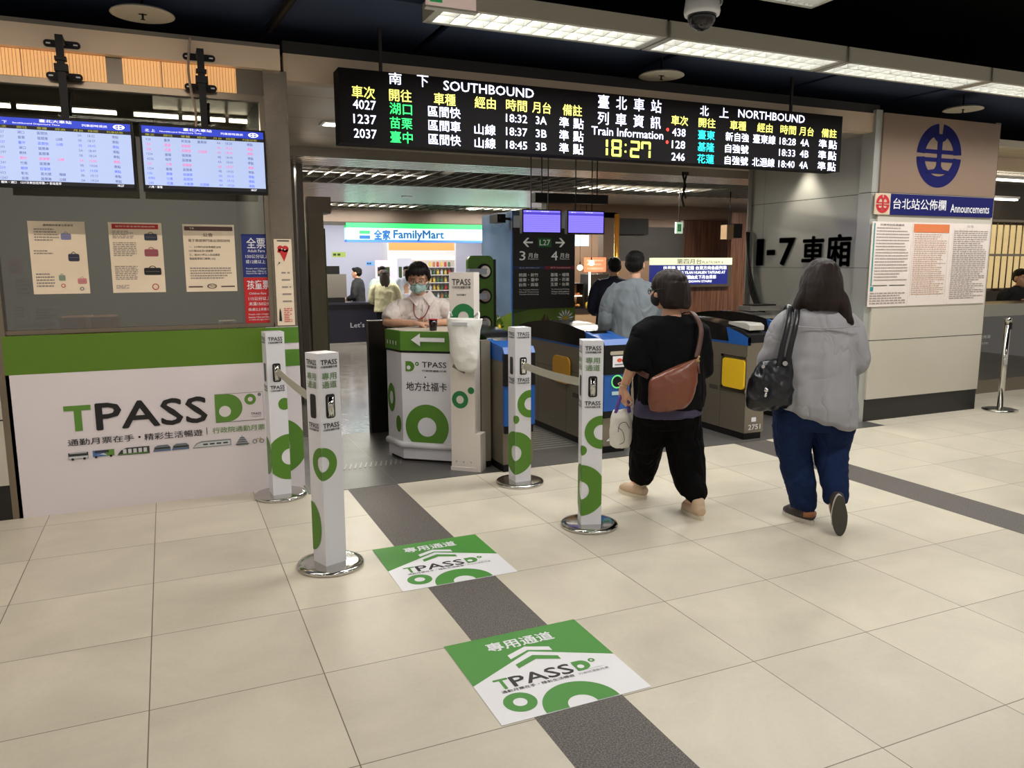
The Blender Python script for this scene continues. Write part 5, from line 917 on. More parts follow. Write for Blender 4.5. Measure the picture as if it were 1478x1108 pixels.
def crease(m, scale, strength):
    """fold bump for cloth: thin creases where a warped noise passes its middle value"""
    nt = m.node_tree; N = nt.nodes.new; K = nt.links.new; b = nt.nodes['Principled BSDF']
    tc = N('ShaderNodeTexCoord'); mp = N('ShaderNodeMapping'); mp.inputs['Scale'].default_value = (1, 1, .55); mp.inputs['Rotation'].default_value = (.3, .5, 0); K(tc.outputs['Object'], mp.inputs[0])
    n = N('ShaderNodeTexNoise'); n.inputs['Scale'].default_value = scale; n.inputs['Detail'].default_value = 1.5; n.inputs['Distortion'].default_value = .8; K(mp.outputs[0], n.inputs['Vector'])
    def mth(op, a, c):
        q = N('ShaderNodeMath'); q.operation = op
        for i, z in enumerate((a, c)):
            if z is None: continue
            if isinstance(z, (int, float)): q.inputs[i].default_value = z
            else: K(z, q.inputs[i])
        return q.outputs[0]
    r = mth('ABSOLUTE', mth('SUBTRACT', n.outputs['Fac'], .5), None); r = mth('POWER', mth('MINIMUM', mth('MULTIPLY', r, 6.), 1.), .6)
    bp = N('ShaderNodeBump'); bp.inputs['Strength'].default_value = strength; bp.inputs['Distance'].default_value = .012; K(r, bp.inputs['Height']); K(bp.outputs[0], b.inputs['Normal'])
    return m
def cloth(amp=.006, f=(9, 9, 5), seed=0.):
    def d(c):
        q = Vector((c.x*f[0]+seed, c.y*f[1], c.z*f[2])); a = noise.noise(q)+.5*noise.noise(q*2.3)
        return amp*(1-2.2*abs(a))
    return d
def hairdisp(amp=.004, fx=55, fz=5):
    def d(c): return amp*noise.noise(Vector((c.x*fx, c.y*fx, c.z*fz)))+amp*.8*noise.noise(Vector((c.x*16, c.y*16, c.z*3)))
    return d
def caploft(rings, n=26):
    V, F = loft(rings, n); F.append(tuple(range(n))); m = (len(rings)-1)*n; F.append(tuple(m+n-1-i for i in range(n)))
    return V, F
def tubes(pts, rads, k=14, flat=1., up=None): return tube_geo([Vector(p[:3]) for p in pts], rads, k, flat, up)
def st(P, n=5):
    """smooth tube from (x, y, z, r) points"""
    Q = spline(P, n); return tube_geo([Vector(q[:3]) for q in Q], [max(q[3], .002) for q in Q], 14)
def ellip(c, r, M=None, n=20, m=12):
    V = []; F = []
    for j in range(m+1):
        a = PI*j/m-PI/2
        for i in range(n):
            q = Vector((r[0]*math.cos(a)*math.cos(2*PI*i/n), r[1]*math.cos(a)*math.sin(2*PI*i/n), r[2]*math.sin(a)))
            if M: q = M @ q
            V.append(Vector(c)+q)
    for j in range(m):
        for i in range(n): F.append((j*n+i, j*n+(i+1) % n, (j+1)*n+(i+1) % n, (j+1)*n+i))
    return V, F
def hand(w, d, pn, side, curl=.5, k=1.):
    """wrist w, direction d, palm normal pn, thumb on +side; five separate fingers"""
    d = Vector(d).normalized(); pn = Vector(pn); pn = (pn-d*pn.dot(d)).normalized(); s = d.cross(pn)*side; w = Vector(w); P = []
    ln = [.072, .08, .075, .06]; of = [.029, .010, -.010, -.028]
    for i in range(4):
        kn = w+d*(.085-.006*abs(i-1.2))*k+s*of[i]*k
        P.append(tube_geo([w-d*.01+s*of[i]*.6*k, w+d*.04*k+s*of[i]*.9*k, kn], [.016*k, .0155*k, .0125*k], 10))
        q = kn.copy(); a = 0; pts = [q.copy()]
        for j, f in enumerate((.45, .32, .23)):
            a += curl*(.55, .95, .6)[j]; q = q+(d*math.cos(a)+pn*math.sin(a))*ln[i]*f*k; pts.append(q.copy())
        P.append(tube_geo(pts, [.0105*k, .0098*k, .009*k, .0075*k], 10))
    b0 = w+d*.02*k+s*.022*k; t1 = b0+(s*.7+d*.7+pn*.25)*.036*k; t2 = t1+(s*.35+d*.8+pn*.45)*.03*k; t3 = t2+(d*.8+pn*.5)*.024*k
    P.append(tube_geo([b0-d*.01, t1, t2, t3], [.016*k, .0135*k, .0115*k, .009*k], 10))
    return P
def rotz(a): return Matrix.Rotation(a, 3, 'Z')
def head(c, yaw, pitch=0., k=1., jaw=1.):
    """skull, jaw, nose, ears around the head centre c; looks along +y turned by yaw"""
    M = rotz(yaw) @ Matrix.Rotation(pitch, 3, 'X'); c = Vector(c); P = []
    def q(x, y, z): return c+M @ (Vector((x, y, z))*k)
    P.append(ellip(q(0, -.008, .028), (.074*k, .094*k, .088*k), M)); P.append(ellip(q(0, .018, -.035), (.058*k*jaw, .068*k, .072*k), M)); P.append(ellip(q(0, .045, -.088), (.03*k, .03*k, .022*k), M))
    P.append(tube_geo([q(0, .083, .012), q(0, .098, -.012), q(0, .104, -.026)], [.007*k, .01*k, .014*k], 8)); P.append(ellip(q(0, .084, -.056), (.024*k, .012*k, .008*k), M)); P.append(ellip(q(0, .08, -.07), (.02*k, .012*k, .008*k), M))
    for s in (-1, 1):
        P.append(ellip(q(s*.077, -.004, -.008), (.01*k, .02*k, .032*k), M)); P.append(ellip(q(s*.032, .07, .03), (.025*k, .012*k, .007*k), M)); P.append(ellip(q(s*.045, .055, -.02), (.02*k, .02*k, .018*k), M))
    return P, q, M
def eyes(q, M, k, parent):
    b = MB(); 
    for s in (-1, 1):
        b.m(mat('eye_white', (220, 214, 206), .3)); V, F = ellip(q(s*.031, .077, .008), (.013*k, .009*k, .007*k), M, 12, 8); b.smooth = True; b.add(V, F); b.m(mat('iris', (30, 18, 12), .2)); V, F = ellip(q(s*.031, .0835, .007), (.0055*k, .004*k, .0055*k), M, 10, 6); b.add(V, F); b.m(mat('brow', (24, 18, 16), .8)); b.tube([q(s*.014, .09, .03), q(s*.03, .092, .034), q(s*.048, .082, .03)], .003)
    b.build('eyes', parent)
def body(t, hd, hips, sh, arms, legs, girth=1., vox=.007, neck=None, hands=True, k=1.):
    """one continuous body surface. sh: (centre xyz, half width); arms: two lists of 3 joints; legs: two lists of joints hip, knee, ankle, toe"""
    P, q, M = head(*hd); c, hw = Vector(sh[0]), sh[1]; hp = Vector(hips[0]); hh = hips[1]
    n0 = q(0, -.015, -.07); P.append(tube_geo([n0, (n0+c)/2+Vector((0, 0, .01)), c+Vector((0, 0, -.02))], [.05, .052, .07], 14))
    P.append(caploft([(c.x, c.y, c.z+.015, .05, .05), (c.x, c.y, c.z-.015, hw*.7, .065), (c.x, c.y, c.z-.06, hw*.95, .09*girth), (c.x, c.y, c.z-.16, hw*.9, .115*girth), ((c.x+hp.x)/2, (c.y+hp.y)/2, (c.z+hp.z)/2, hh*.9, .115*girth), (hp.x, hp.y, hp.z+.06, hh, .12*girth), (hp.x, hp.y, hp.z-.06, hh*.97, .12*girth), (hp.x, hp.y, hp.z-.12, hh*.7, .09*girth)]))
    for j, A in enumerate(arms):
        a0, a1, a2 = [Vector(x) for x in A[:3]]
        P.append(tube_geo([a0, a0.lerp(a1, .35), a1, a1.lerp(a2, .3), a2], [.052*girth**.5, .049*girth**.5, .038, .037, .025], 14)); P.append(ellip(a0, (.048, .048, .048)))
        if len(A) > 3: P += hand(a2, *A[3:])
    for Lg in legs:
        a = [Vector(x) for x in Lg]
        P.append(tube_geo([a[0]+Vector((0, 0, .04)), a[0].lerp(a[1], .4), a[1], a[1].lerp(a[2], .3), a[2]], [.088*girth, .078*girth, .056, .054, .036], 14)); P.append(tube_geo([a[2], a[2]+(a[3]-a[2])*.55, a[3]], [.036, .034, .022], 10))
    geo_mesh('body', P, vox, 3, skin, t); return q, M
def shoe(t, an, toe, up, colr, solec, label=None, w=.043):
    """shoe from ankle to toe, sole side away from up"""
    an, toe, up = Vector(an), Vector(toe), Vector(up).normalized(); d = (toe-an).normalized(); up = (up-d*up.dot(d)).normalized(); s = d.cross(up)
    def q(a, b, c): return an+d*a+s*b+up*c
    P = [tube_geo([q(-.055, 0, -.05), q(-.02, 0, -.045), q(.05, 0, -.055), q(.13, 0, -.062), q(.175, 0, -.07)], [.03, .04, .042, .038, .018], 14, 1., up), tube_geo([q(-.01, 0, -.04), q(-.008, 0, -.0), q(0, 0, .02)], [.042, .04, .038], 14)]
    o = geo_mesh('shoe', P, .006, 3, colr, t, None, label)
    n = 28; V = []; 
    for c0 in (-.098, -.075):
        for i in range(n):
            a = 2*PI*i/n; x = math.cos(a); y = math.sin(a); V.append(q(.06+x*.128, y*(w+.006*x)*(1-.12*abs(x)), c0))
    F = [tuple(range(n)), tuple(range(2*n-1, n-1, -1))]+[(i, (i+1) % n, (i+1) % n+n, i+n) for i in range(n)]
    me = bpy.data.meshes.new('sole'); me.from_pydata([tuple(v) for v in V], [], F); bmx = bmesh.new(); bmx.from_mesh(me); bmesh.ops.recalc_face_normals(bmx, faces=bmx.faces); bmx.to_mesh(me); bmx.free(); me.materials.append(solec); so = bpy.data.objects.new('sole', me); COL.objects.link(so); so.parent = o
    if solec is shd:
        me.materials.append(shw)
        for p_ in list(me.polygons)[2:]: p_.material_index = 1
    return o
shw = mat('sole_white', (206, 200, 190), .6); shd = mat('sole_dark', (66, 64, 58), .8)
hair_dark = mat('hair_black', (10, 8, 8), .5, spec=.25, bump=.5, bscale=60, aniso=(12, 12, .6)); hair_br = mat('hair_dark_brown', (28, 14, 10), .45, spec=.3, bump=.6, bscale=50, aniso=(14, 14, .6))

# ---- woman in the black top
t = thing('person', 'woman in black top and trousers with brown shoulder bag, glasses and bobbed hair, walking away', 'person', (2.83, 3.98, 0), math.radians(-14))
hy = math.radians(55); hc = (-.015, .03, 1.385)
q, M = body(t, (hc, hy, -.12, 1.0), ((0, 0, .78), .165), ((.01, .01, 1.215), .15),
     [[(-.165, .0, 1.15), (-.235, -.02, .95), (-.262, .10, .775), (0, .1, -1), (1, 0.3, 0), 1, .9], [(.17, .0, 1.15), (.225, .03, .93), (.15, .2, .9), (-.2, 1, 0), (-1, 0, 0), -1, .6]],
     [[(-.08, 0, .72), (-.08, .16, .42), (-.075, .27, .10), (-.09, .42, .03)], [(.09, 0, .72), (.1, .02, .4), (.13, -.2, .105), (.12, -.03, .035)]], 1.15, .0065)
blk = crease(mat('black_knit', (14, 14, 16), .9, spec=.12), 6, .8); blkt = crease(mat('black_trouser', (7, 7, 8), .9, spec=.1), 8, .8)
P = [caploft([(.01, .01, 1.232, .12, .062), (.01, .005, 1.225, .15, .078), (.01, .0, 1.185, .195, .098), (.01, -.005, 1.08, .2, .125), (.01, -.01, .96, .2, .138), (.015, -.01, .84, .21, .146), (.018, -.005, .74, .218, .152), (.018, -.005, .665, .215, .15), (.018, 0, .655, .18, .13)]),
     tube_geo([Vector((-.11, 0, 1.16)), Vector((-.16, -.005, 1.12)), Vector((-.2, -.01, 1.02)), Vector((-.235, -.015, .93)), Vector((-.235, -.01, .92))], [.08, .092, .09, .08, .06], 18),
     tube_geo([Vector((.12, 0, 1.16)), Vector((.165, .0, 1.12)), Vector((.205, .015, .98)), Vector((.22, .03, .88)), Vector((.215, .05, .87))], [.08, .09, .088, .08, .06], 18)]
geo_mesh('black_top', P, .009, 5, blk, t, cloth(.006, (8, 8, 5), 3))
geo_mesh('undershirt_hem', [caploft([(.01, 0, .74, .2, .135), (.0, 0, .66, .22, .152), (-.0, 0, .615, .222, .154), (-.0, 0, .605, .19, .13)])], .009, 3, mat('purple_cloth', (62, 56, 84), .8), t, cloth(.004, (10, 10, 3), 8), 'purple undershirt hem')
P = [caploft([(0.005, 0, .80, .15, .11), (0.005, 0, .7, .195, .135), (0.005, .0, .6, .198, .135), (0.005, .01, .53, .16, .11)]),
     st([(-.085, .02, .68, .12), (-.085, .07, .52, .118), (-.085, .14, .38, .106), (-.08, .2, .24, .094), (-.08, .24, .14, .078), (-.08, .245, .125, .06)]),
     st([(.1, .0, .68, .12), (.105, .02, .52, .124), (.115, -.02, .38, .115), (.12, -.08, .24, .105), (.125, -.15, .14, .084), (.125, -.155, .125, .06)])]
geo_mesh('trousers', P, .009, 5, blkt, t, cloth(.007, (8, 8, 6), 1))
tan_sh = mat('shoe_beige', (196, 170, 142), .7); tan_so = mat('sole_cream', (214, 204, 182), .6)
shoe(t, (-.08, .27, .098), (-.16, .42, .098), (0, 0, 1), tan_sh, tan_so); shoe(t, (.13, -.2, .098), (.115, -.05, .098), (0, 0, 1), tan_sh, tan_so)
# bob hair
P = [ellip(q(0, -.018, .04), (.094, .112, .092), M), caploft([tuple(q(0, -.03, .05))+(.098, .108, hy), tuple(q(0, -.035, -.0))+(.108, .108, hy), tuple(q(0, -.04, -.06))+(.115, .102, hy), tuple(q(0, -.045, -.095))+(.108, .09, hy), tuple(q(0, -.045, -.115))+(.09, .075, hy)])]
# open the face side: keep hair behind the ears by shifting the loft back
geo_mesh('hair', P, .006, 3, hair_br, t, hairdisp(.005))
eyes(q, M, 1, t)
b = MB().m(blackp)
for s in (-1, 1): b.tube([q(s*.031+.024*math.cos(a), .104, .006+.017*math.sin(a)) for a in [2*PI*i/14 for i in range(15)]], .0022, 6)
b.tube([q(-.008, .104, .01), q(.008, .104, .01)], .002).tube([q(-.055, .104, .01), q(-.094, .04, .012), q(-.1, -.01, .01)], .0028).tube([q(.055, .104, .01), q(.094, .04, .012), q(.1, -.01, .01)], .0028); b.build('glasses', t)
geo_mesh('face_mask', [ellip(q(0, .062, -.045), (.057, .046, .048), M)], .005, 3, mat('mask_black', (26, 26, 28), .8), t)
# bag: brown leather shoulder bag on the left back, its strap over the right shoulder
t2 = thing('shoulder_bag', 'reddish brown leather shoulder bag across the back of the woman in black', 'bag', (2.83, 3.98, 0), math.radians(-14)); lea = mat('brown_leather', (118, 66, 46), .36, bump=.2, bscale=25, var=.12, vscale=6)
def bagshape(P4, th, mt, name, parent, disp=None):
    """soft bag: outline (u, v) in frame, pillow thickness"""
P = [caploft([(-.06, -.2, .68, .085, .032, .0, .12), (-.065, -.205, .705, .125, .048, 0, .16), (-.06, -.21, .77, .148, .056, 0, .2), (-.055, -.21, .85, .155, .052, 0, .26), (-.05, -.205, .915, .152, .038, 0, .34), (-.045, -.2, .935, .14, .026, 0, .38)], 30)]
geo_mesh('leather_body', P, .007, 5, lea, t2, cloth(.004, (9, 9, 7), 4))
b = MB().m(mat('strap_brown', (84, 52, 40), .5)); S = spline([(.095, -.19, .99), (.125, -.165, 1.08), (.14, -.135, 1.17), (.125, -.06, 1.245), (.11, .03, 1.25), (.08, .11, 1.2), (-.02, .17, 1.05), (-.19, .14, .92), (-.215, -.02, .9), (-.19, -.15, .88)], 6); b.tube(S, .016, 8, .25, (0, -1, .3)).build('strap', t2)
MB().m(mat('brass', (190, 160, 110), .3, .9)).tube([(.08, -.215, .965), (.11, -.2, 1.0)], .006).cyl((.095, -.215, .975), .012, .006, 'y', 14).build('buckle', t2)
b = MB().m(mat('strap_brown', (0, 0, 0))).tube([(.095, -.215, .97), (.1, -.225, .9)], .008, 8, .4); b.build('flap_seam', t2)
# white carrier bag with purple handles
hd_ = Vector((-.265, .115, .69)); t3 = thing('carrier_bag', 'white carrier bag with purple handles held by the woman in black', 'bag', (2.83, 3.98, 0), math.radians(-14))
cb = mat('carrier_white', (226, 222, 212), .55, bump=.4, bscale=18); hx, hyy = -.265, .115
geo_mesh('sack', [caploft([(hx, hyy, .39, .05, .035), (hx, hyy, .41, .07, .045), (hx, hyy, .5, .074, .05), (hx, hyy, .6, .066, .035), (hx, hyy, .63, .055, .02)])], .006, 4, cb, t3, cloth(.005, (14, 14, 8), 2))
b = MB().m(mat('handle_purple', (96, 70, 150), .7)); 
for s in (-1, 1): b.tube(spline([(hx+s*.045, hyy-.02, .615), (hx+s*.03, hyy-.02, .68), (hx+s*.008, hyy-.01, .725)], 5), .012, 8, .35, (0, -1, 0))
b.build('handle', t3); b = MB().m(black).tube(spline([(hx-.04, hyy-.058, .5), (hx-.03, hyy-.06, .55), (hx+.01, hyy-.056, .56), (hx+.035, hyy-.056, .52)], 6), .0018, 6).tube(spline([(hx-.04, hyy-.058, .53), (hx-.01, hyy-.062, .5), (hx+.0, hyy-.062, .44), (hx-.03, hyy-.058, .42)], 6), .0018, 6); b.build('line_drawing', t3)
b = MB().m(mat('bracelet', (206, 190, 160), .3, .7)); b.tube([(-.265+.034*math.cos(a), .085+.034*math.sin(a), .80+.006*math.sin(a)) for a in [2*PI*i/16 for i in range(17)]], .003, 6).build('bracelet', t)

# ---- woman in the grey shirt
t = thing('person', 'woman in loose light grey shirt and blue jeans walking away, one sole lifted', 'person', (3.45, 3.40, 0), math.radians(-34)); rz = math.radians(-34)
q, M = body(t, ((.005, .02, 1.44), math.radians(-4), -.05, 1.02), ((0, 0, .83), .17), ((0, 0, 1.27), .17),
     [[(-.18, 0, 1.21), (-.245, .0, .98), (-.16, .22, .95), (.3, 1, 0), (1, 0, 0), 1, .7], [(.165, 0, 1.2), (.215, .0, .98), (.15, .22, 1.0), (-.3, 1, .1), (-1, 0, 0), -1, .7]],
     [[(-.08, 0, .78), (-.06, .06, .44), (-.015, .03, .1), (-.05, .16, .03)], [(.09, 0, .78), (.1, .08, .44), (.12, -.14, .2), (.12, -.13, .1)]], .93, .0075)
gs = crease(mat('grey_shirt_cloth', (148, 148, 153), .85, spec=.2), 6, .5)
P = [caploft([(0, .0, 1.335, .058, .056), (0, -.0, 1.315, .085, .066), (0, -.005, 1.29, .145, .08), (0, -.01, 1.25, .195, .098), (0, -.01, 1.15, .205, .115), (0, -.015, 1.0, .205, .13), (0.01, -.02, .85, .215, .145), (.015, -.02, .74, .225, .155), (.02, -.02, .66, .225, .152, 0, -.26), (.02, -.02, .635, .19, .13, 0, -.3)]),
     st([(-.14, 0, 1.235, .066), (-.2, -.005, 1.17, .072), (-.235, .0, 1.05, .07), (-.26, .02, .97, .072), (-.24, .10, .93, .062), (-.18, .19, .94, .05)]),
     st([(.13, 0, 1.23, .064), (.185, -.005, 1.16, .07), (.215, .0, 1.06, .07), (.23, .02, .98, .07), (.21, .10, .95, .06), (.16, .19, .98, .05)])]
def fold(c):
    a = cloth(.004, (6, 6, 4), 5)(c)
    if c.y < 0 and c.z < 1.2: a += .006*math.sin(c.x*58+2*noise.noise(Vector((c.x*5, 0, c.z*3))))*min(1, (1.2-c.z)*3)*max(0, 1-abs(c.x)*5)
    return a+.005*noise.noise(Vector((c.x*7+c.z*11, c.y*6, c.z*14-c.x*10)))
geo_mesh('shirt', P, .008, 4, gs, t, fold)
b = MB().m(gs); b.tube([(.062*math.cos(a), .058*math.sin(a)+.0, 1.335+.012*math.sin(a)) for a in [2*PI*i/24 for i in range(25)]], .016, 8, 1.).tube([(-.2, -.118, 1.2), (-.1, -.131, 1.19), (0, -.136, 1.185), (.1, -.131, 1.19), (.2, -.118, 1.2)], .0035, 6); b.build('collar', t)
den = crease(mat('denim_blue', (20, 36, 70), .9, spec=.15, var=.18, vscale=7), 9, .6)
P = [caploft([(0, 0, .84, .15, .11), (0, 0, .76, .2, .135), (0, 0, .66, .215, .138), (0, .01, .58, .19, .12)]),
     st([(-.095, .01, .74, .122), (-.1, .03, .6, .124), (-.095, .05, .46, .104), (-.07, .05, .34, .094), (-.035, .03, .2, .084), (-.02, .025, .1, .074), (-.02, .025, .08, .06)]),
     st([(.105, .01, .74, .125), (.12, .04, .6, .13), (.125, .06, .47, .105), (.125, .01, .36, .09), (.125, -.08, .26, .076), (.125, -.135, .19, .066), (.125, -.145, .175, .055)])]
geo_mesh('jeans', P, .008, 4, den, t, cloth(.006, (9, 9, 12), 6))
shb = mat('shoe_dark', (52, 46, 44), .6)
shoe(t, (-.005, .02, .098), (-.11, .17, .098), (0, 0, 1), shb, shw); o = shoe(t, (.12, -.15, .20), (.135, -.13, .05), (.0, 1, .12), shb, shd)
MB().m(mat('heel_tan', (150, 92, 58), .6)).tube([(-.03, -.03, .06), (.015, -.04, .062), (.035, -.0, .06)], .018, 10).build('heel_patch', t)
P = [ellip(q(0, -.015, .035), (.105, .118, .1), M), caploft([tuple(q(0, -.02, .05))+(.105, .115), tuple(q(0, -.03, .0))+(.118, .118), tuple(q(0, -.04, -.06))+(.126, .11), tuple(q(0.005, -.05, -.11))+(.126, .1), tuple(q(.01, -.055, -.145))+(.115, .085), tuple(q(.01, -.055, -.16))+(.095, .07)]),
     st([tuple(q(.085, -.05, -.07))+(.045,), tuple(q(.115, -.06, -.14))+(.04,), tuple(q(.14, -.065, -.2))+(.03,), tuple(q(.175, -.06, -.235))+(.01,)]), st([tuple(q(-.09, -.05, -.08))+(.045,), tuple(q(-.12, -.055, -.14))+(.034,), tuple(q(-.15, -.05, -.185))+(.01,)])]
geo_mesh('hair', P, .006, 3, hair_br, t, hairdisp(.006))
# navy shoulder bag
t2 = thing('shoulder_bag', 'slouchy navy leather shoulder bag under the left arm of the woman in grey', 'bag', (3.45, 3.40, 0), rz); nl = mat('navy_leather', (13, 14, 21), .34, bump=.3, bscale=22)
geo_mesh('leather_body', [caploft([(-.265, -.09, .71, .09, .05, 0, .1), (-.265, -.10, .73, .125, .075, 0, .1), (-.265, -.10, .8, .13, .085), (-.26, -.10, .88, .12, .08), (-.245, -.09, .96, .10, .06, 0, .15), (-.24, -.08, .995, .085, .045, 0, .2)], 28)], .007, 5, nl, t2, cloth(.009, (12, 12, 9), 9))
b = MB().m(nl)
for dx in (-.022, .022): b.tube(spline([(-.21+dx, -.15, .97), (-.19+dx, -.145, 1.1), (-.165+dx, -.115, 1.22), (-.15+dx, -.03, 1.305), (-.155+dx, .05, 1.27), (-.2+dx, .08, 1.1), (-.25+dx, .0, .98)], 6), .016, 8, .4, (0, -1, .2))
b.build('strap', t2); b = MB().m(mat('silver_ring', (200, 200, 204), .2, 1)).cyl((-.20, -.165, .985), .014, .01, 'y', 14).cyl((-.32, -.17, .965), .01, .01, 'y', 14).lathe([(0, 0), (.014, .005), (.014, .02), (0, .03)], (-.30, -.19, .82)).tube([(-.30, -.195, .82), (-.305, -.2, .795)], .008); b.build('metal_fittings', t2)

# ---- man in the grey shirt between the gates
def man_back(x, y, h, rz, label, shirtc, trc, hyaw, legs=True, k=1., collar=True, name='person'):
    t = thing('person', label, 'person', (x, y, 0), rz); s = h/1.66
    q, M = body(t, ((0, .02, 1.53*s), hyaw, 0, 1.03), ((0, 0, .9*s), .15), ((0, 0, 1.36*s), .16), [[(-.19, 0, 1.30*s), (-.245, .02, 1.04*s), (-.2, .2, .92*s), (.2, 1, -.2), (1, 0, 0), 1, .6], [(.19, 0, 1.3*s), (.245, .02, 1.04*s), (.2, .2, .92*s), (-.2, 1, -.2), (-1, 0, 0), -1, .6]],
         [[(-.08, 0, .82*s), (-.09, .05, .46*s), (-.09, -.02, .09), (-.1, .11, .03)], [(.08, 0, .82*s), (.09, .1, .46*s), (.09, .12, .09), (.1, .25, .03)]], 1.0, .009)
    P = [caploft([(0, 0, 1.42*s, .056, .055), (0, -.005, 1.40*s, .075, .062), (0, -.01, 1.37*s, .16, .082), (0, -.01, 1.32*s, .205, .1), (0, -.015, 1.2*s, .215, .12), (0, -.015, 1.0*s, .2, .125), (0, -.01, .86*s, .21, .13), (0, -.01, .74*s, .222, .135), (0, -.01, .73*s, .2, .12)]),
         st([(-.14, 0, 1.33*s, .07), (-.21, 0, 1.25*s, .074), (-.25, .01, 1.12*s, .07), (-.262, .03, 1.0*s, .066), (-.22, .16, .93*s, .05)]), st([(.14, 0, 1.33*s, .07), (.21, 0, 1.25*s, .074), (.25, .01, 1.12*s, .07), (.262, .03, 1.0*s, .066), (.22, .16, .93*s, .05)])]
    geo_mesh('shirt', P, .009, 4, shirtc, t, cloth(.006, (8, 8, 6), x))
    P = [caploft([(0, 0, .92*s, .15, .11), (0, 0, .8*s, .175, .125), (0, .01, .7*s, .16, .11)]), st([(-.085, 0, .82*s, .1), (-.09, .05, .46*s, .08), (-.09, -.0, .1, .06)]), st([(.085, 0, .82*s, .1), (.09, .1, .46*s, .08), (.09, .12, .1, .06)])]
    geo_mesh('trousers', P, .01, 4, trc, t, cloth(.005, (8, 8, 8), y))
    shoe(t, (-.09, -.02, .098), (-.1, .12, .098), (0, 0, 1), mat('trainer_black', (30, 30, 32), .6), shw); shoe(t, (.09, .12, .098), (.1, .27, .098), (0, 0, 1), mat('trainer_black', (0, 0, 0)), shw)
    P = [ellip(q(0, -.018, .052), (.086, .102, .078), M), ellip(q(0, -.045, .01), (.084, .07, .075), M), ellip(q(0, .05, .085), (.062, .045, .035), M)]
    geo_mesh('hair', P, .006, 3, hair_dark, t, hairdisp(.004, 70, 20))
    return t, q, M
gcl = crease(mat('grey_overshirt', (118, 126, 132), .85), 6, .5)
man_back(3.86, 5.98, 1.665, math.radians(-28), 'man in a grey overshirt seen from behind, standing in the lane between the gates', gcl, mat('dark_trouser', (22, 22, 27), .9, spec=.15), math.radians(-22))
man_back(5.22, 8.6, 1.63, math.radians(-30), 'person in a dark navy jacket walking ahead of the man in grey', mat('navy_jacket', (20, 28, 56), .7), mat('dark_trouser', (0, 0, 0)), math.radians(25))
man_back(10.45, 6.82, 1.45, math.radians(160), 'dark clothed person behind the glass counter at the right edge', mat('dark_coat', (22, 20, 22), .8), mat('dark_trouser', (0, 0, 0)), 0)
# small figures in the store
man_back(3.72, 15.0+1.45, 1.48, math.radians(60), 'staff member in a black tee with brown hair behind the navy counter', mat('tee_black', (26, 28, 34), .8), mat('dark_trouser', (0, 0, 0)), 0)
man_back(5.05, 17.3, 1.5, math.radians(150), 'store worker in white with dark hair beside the chilled shelf', mat('tee_white', (220, 220, 228), .8), mat('dark_trouser', (0, 0, 0)), 0)
man_back(4.32, 16.7, 1.5, math.radians(170), 'store worker in pale green behind the long haired customer', mat('tee_mint', (190, 214, 204), .8), mat('dark_trouser', (0, 0, 0)), 0)
t, q, M = man_back(3.92, 15.0, 1.43, math.radians(-15), 'customer with very long dark hair and a pale olive top at the store counter', mat('olive_top', (170, 168, 140), .8), mat('dark_trouser', (0, 0, 0)), 0)
geo_mesh('long_hair', [caploft([tuple(q(0, -.03, .04))+(.09, .09), tuple(q(0, -.06, -.08))+(.1, .07), tuple(q(0.01, -.09, -.25))+(.095, .05), tuple(q(0.03, -.11, -.42))+(.06, .035), tuple(q(0.04, -.11, -.5))+(.02, .02)])], .009, 3, hair_br, t, hairdisp(.006))

# ---- staff member at the counter
RZ = math.radians(172)
t = thing('person', 'staff member in white short-sleeved shirt and pale mask leaning on the white counter', 'person', (1.965, 6.36, 0), RZ)
q, M = body(t, ((.03, .115, 1.43), math.radians(-14), -.32, 1.06), ((0, -.1, .8), .15), ((0, .02, 1.245), .165),
     [[(-.19, .02, 1.19), (-.285, .12, 1.065), (-.08, .23, 1.075), (1, .25, -.05), (0, 0, -1), 1, .5], [(.19, .02, 1.19), (.3, .1, 1.07), (.08, .27, 1.075), (-1, .2, -.05), (0, 0, -1), -1, .5]],
     [[(-.08, -.1, .78), (-.09, -.05, .44), (-.09, -.1, .09), (-.1, .03, .03)], [(.08, -.1, .78), (.09, -.05, .44), (.09, -.1, .09), (.1, .03, .03)]], 1.0, .0065)
ws = crease(mat('white_uniform_shirt', (226, 214, 208), .75), 8, .7)
P = [caploft([(0, .03, 1.31, .06, .058), (0, .025, 1.285, .09, .07), (0, .02, 1.26, .165, .09), (0, .015, 1.21, .215, .11), (0, .0, 1.1, .22, .13), (0, -.03, .95, .2, .13), (0, -.08, .8, .19, .13), (0, -.08, .78, .16, .11)]),
     st([(-.14, .02, 1.21, .072), (-.21, .04, 1.165, .08), (-.255, .08, 1.115, .074), (-.28, .105, 1.085, .062)]), st([(.14, .02, 1.21, .072), (.21, .04, 1.165, .08), (.265, .075, 1.115, .074), (.29, .095, 1.09, .062)])]
geo_mesh('shirt', P, .0075, 4, ws, t, cloth(.005, (9, 9, 7), 11))
b = MB().m(ws)
for s in (-1, 1): b.add([Vector((s*.01, .112, 1.27)), Vector((s*.075, .06, 1.335)), Vector((s*.11, .115, 1.275)), Vector((s*.055, .152, 1.205))], [(0, 1, 2, 3)][::1])
b.tube([(.0, .133, 1.25), (0, .145, 1.1), (0, .13, .95)], .004, 6); 
for z in (1.2, 1.13, 1.06): b.cyl((0, .15, z), .006, .004, 'y', 10)
b.box(-.13, -.05, .128, .134, 1.06, 1.14); o = b.build('collar', t); sm = o.modifiers.new('thick', 'SOLIDIFY'); sm.thickness = .004
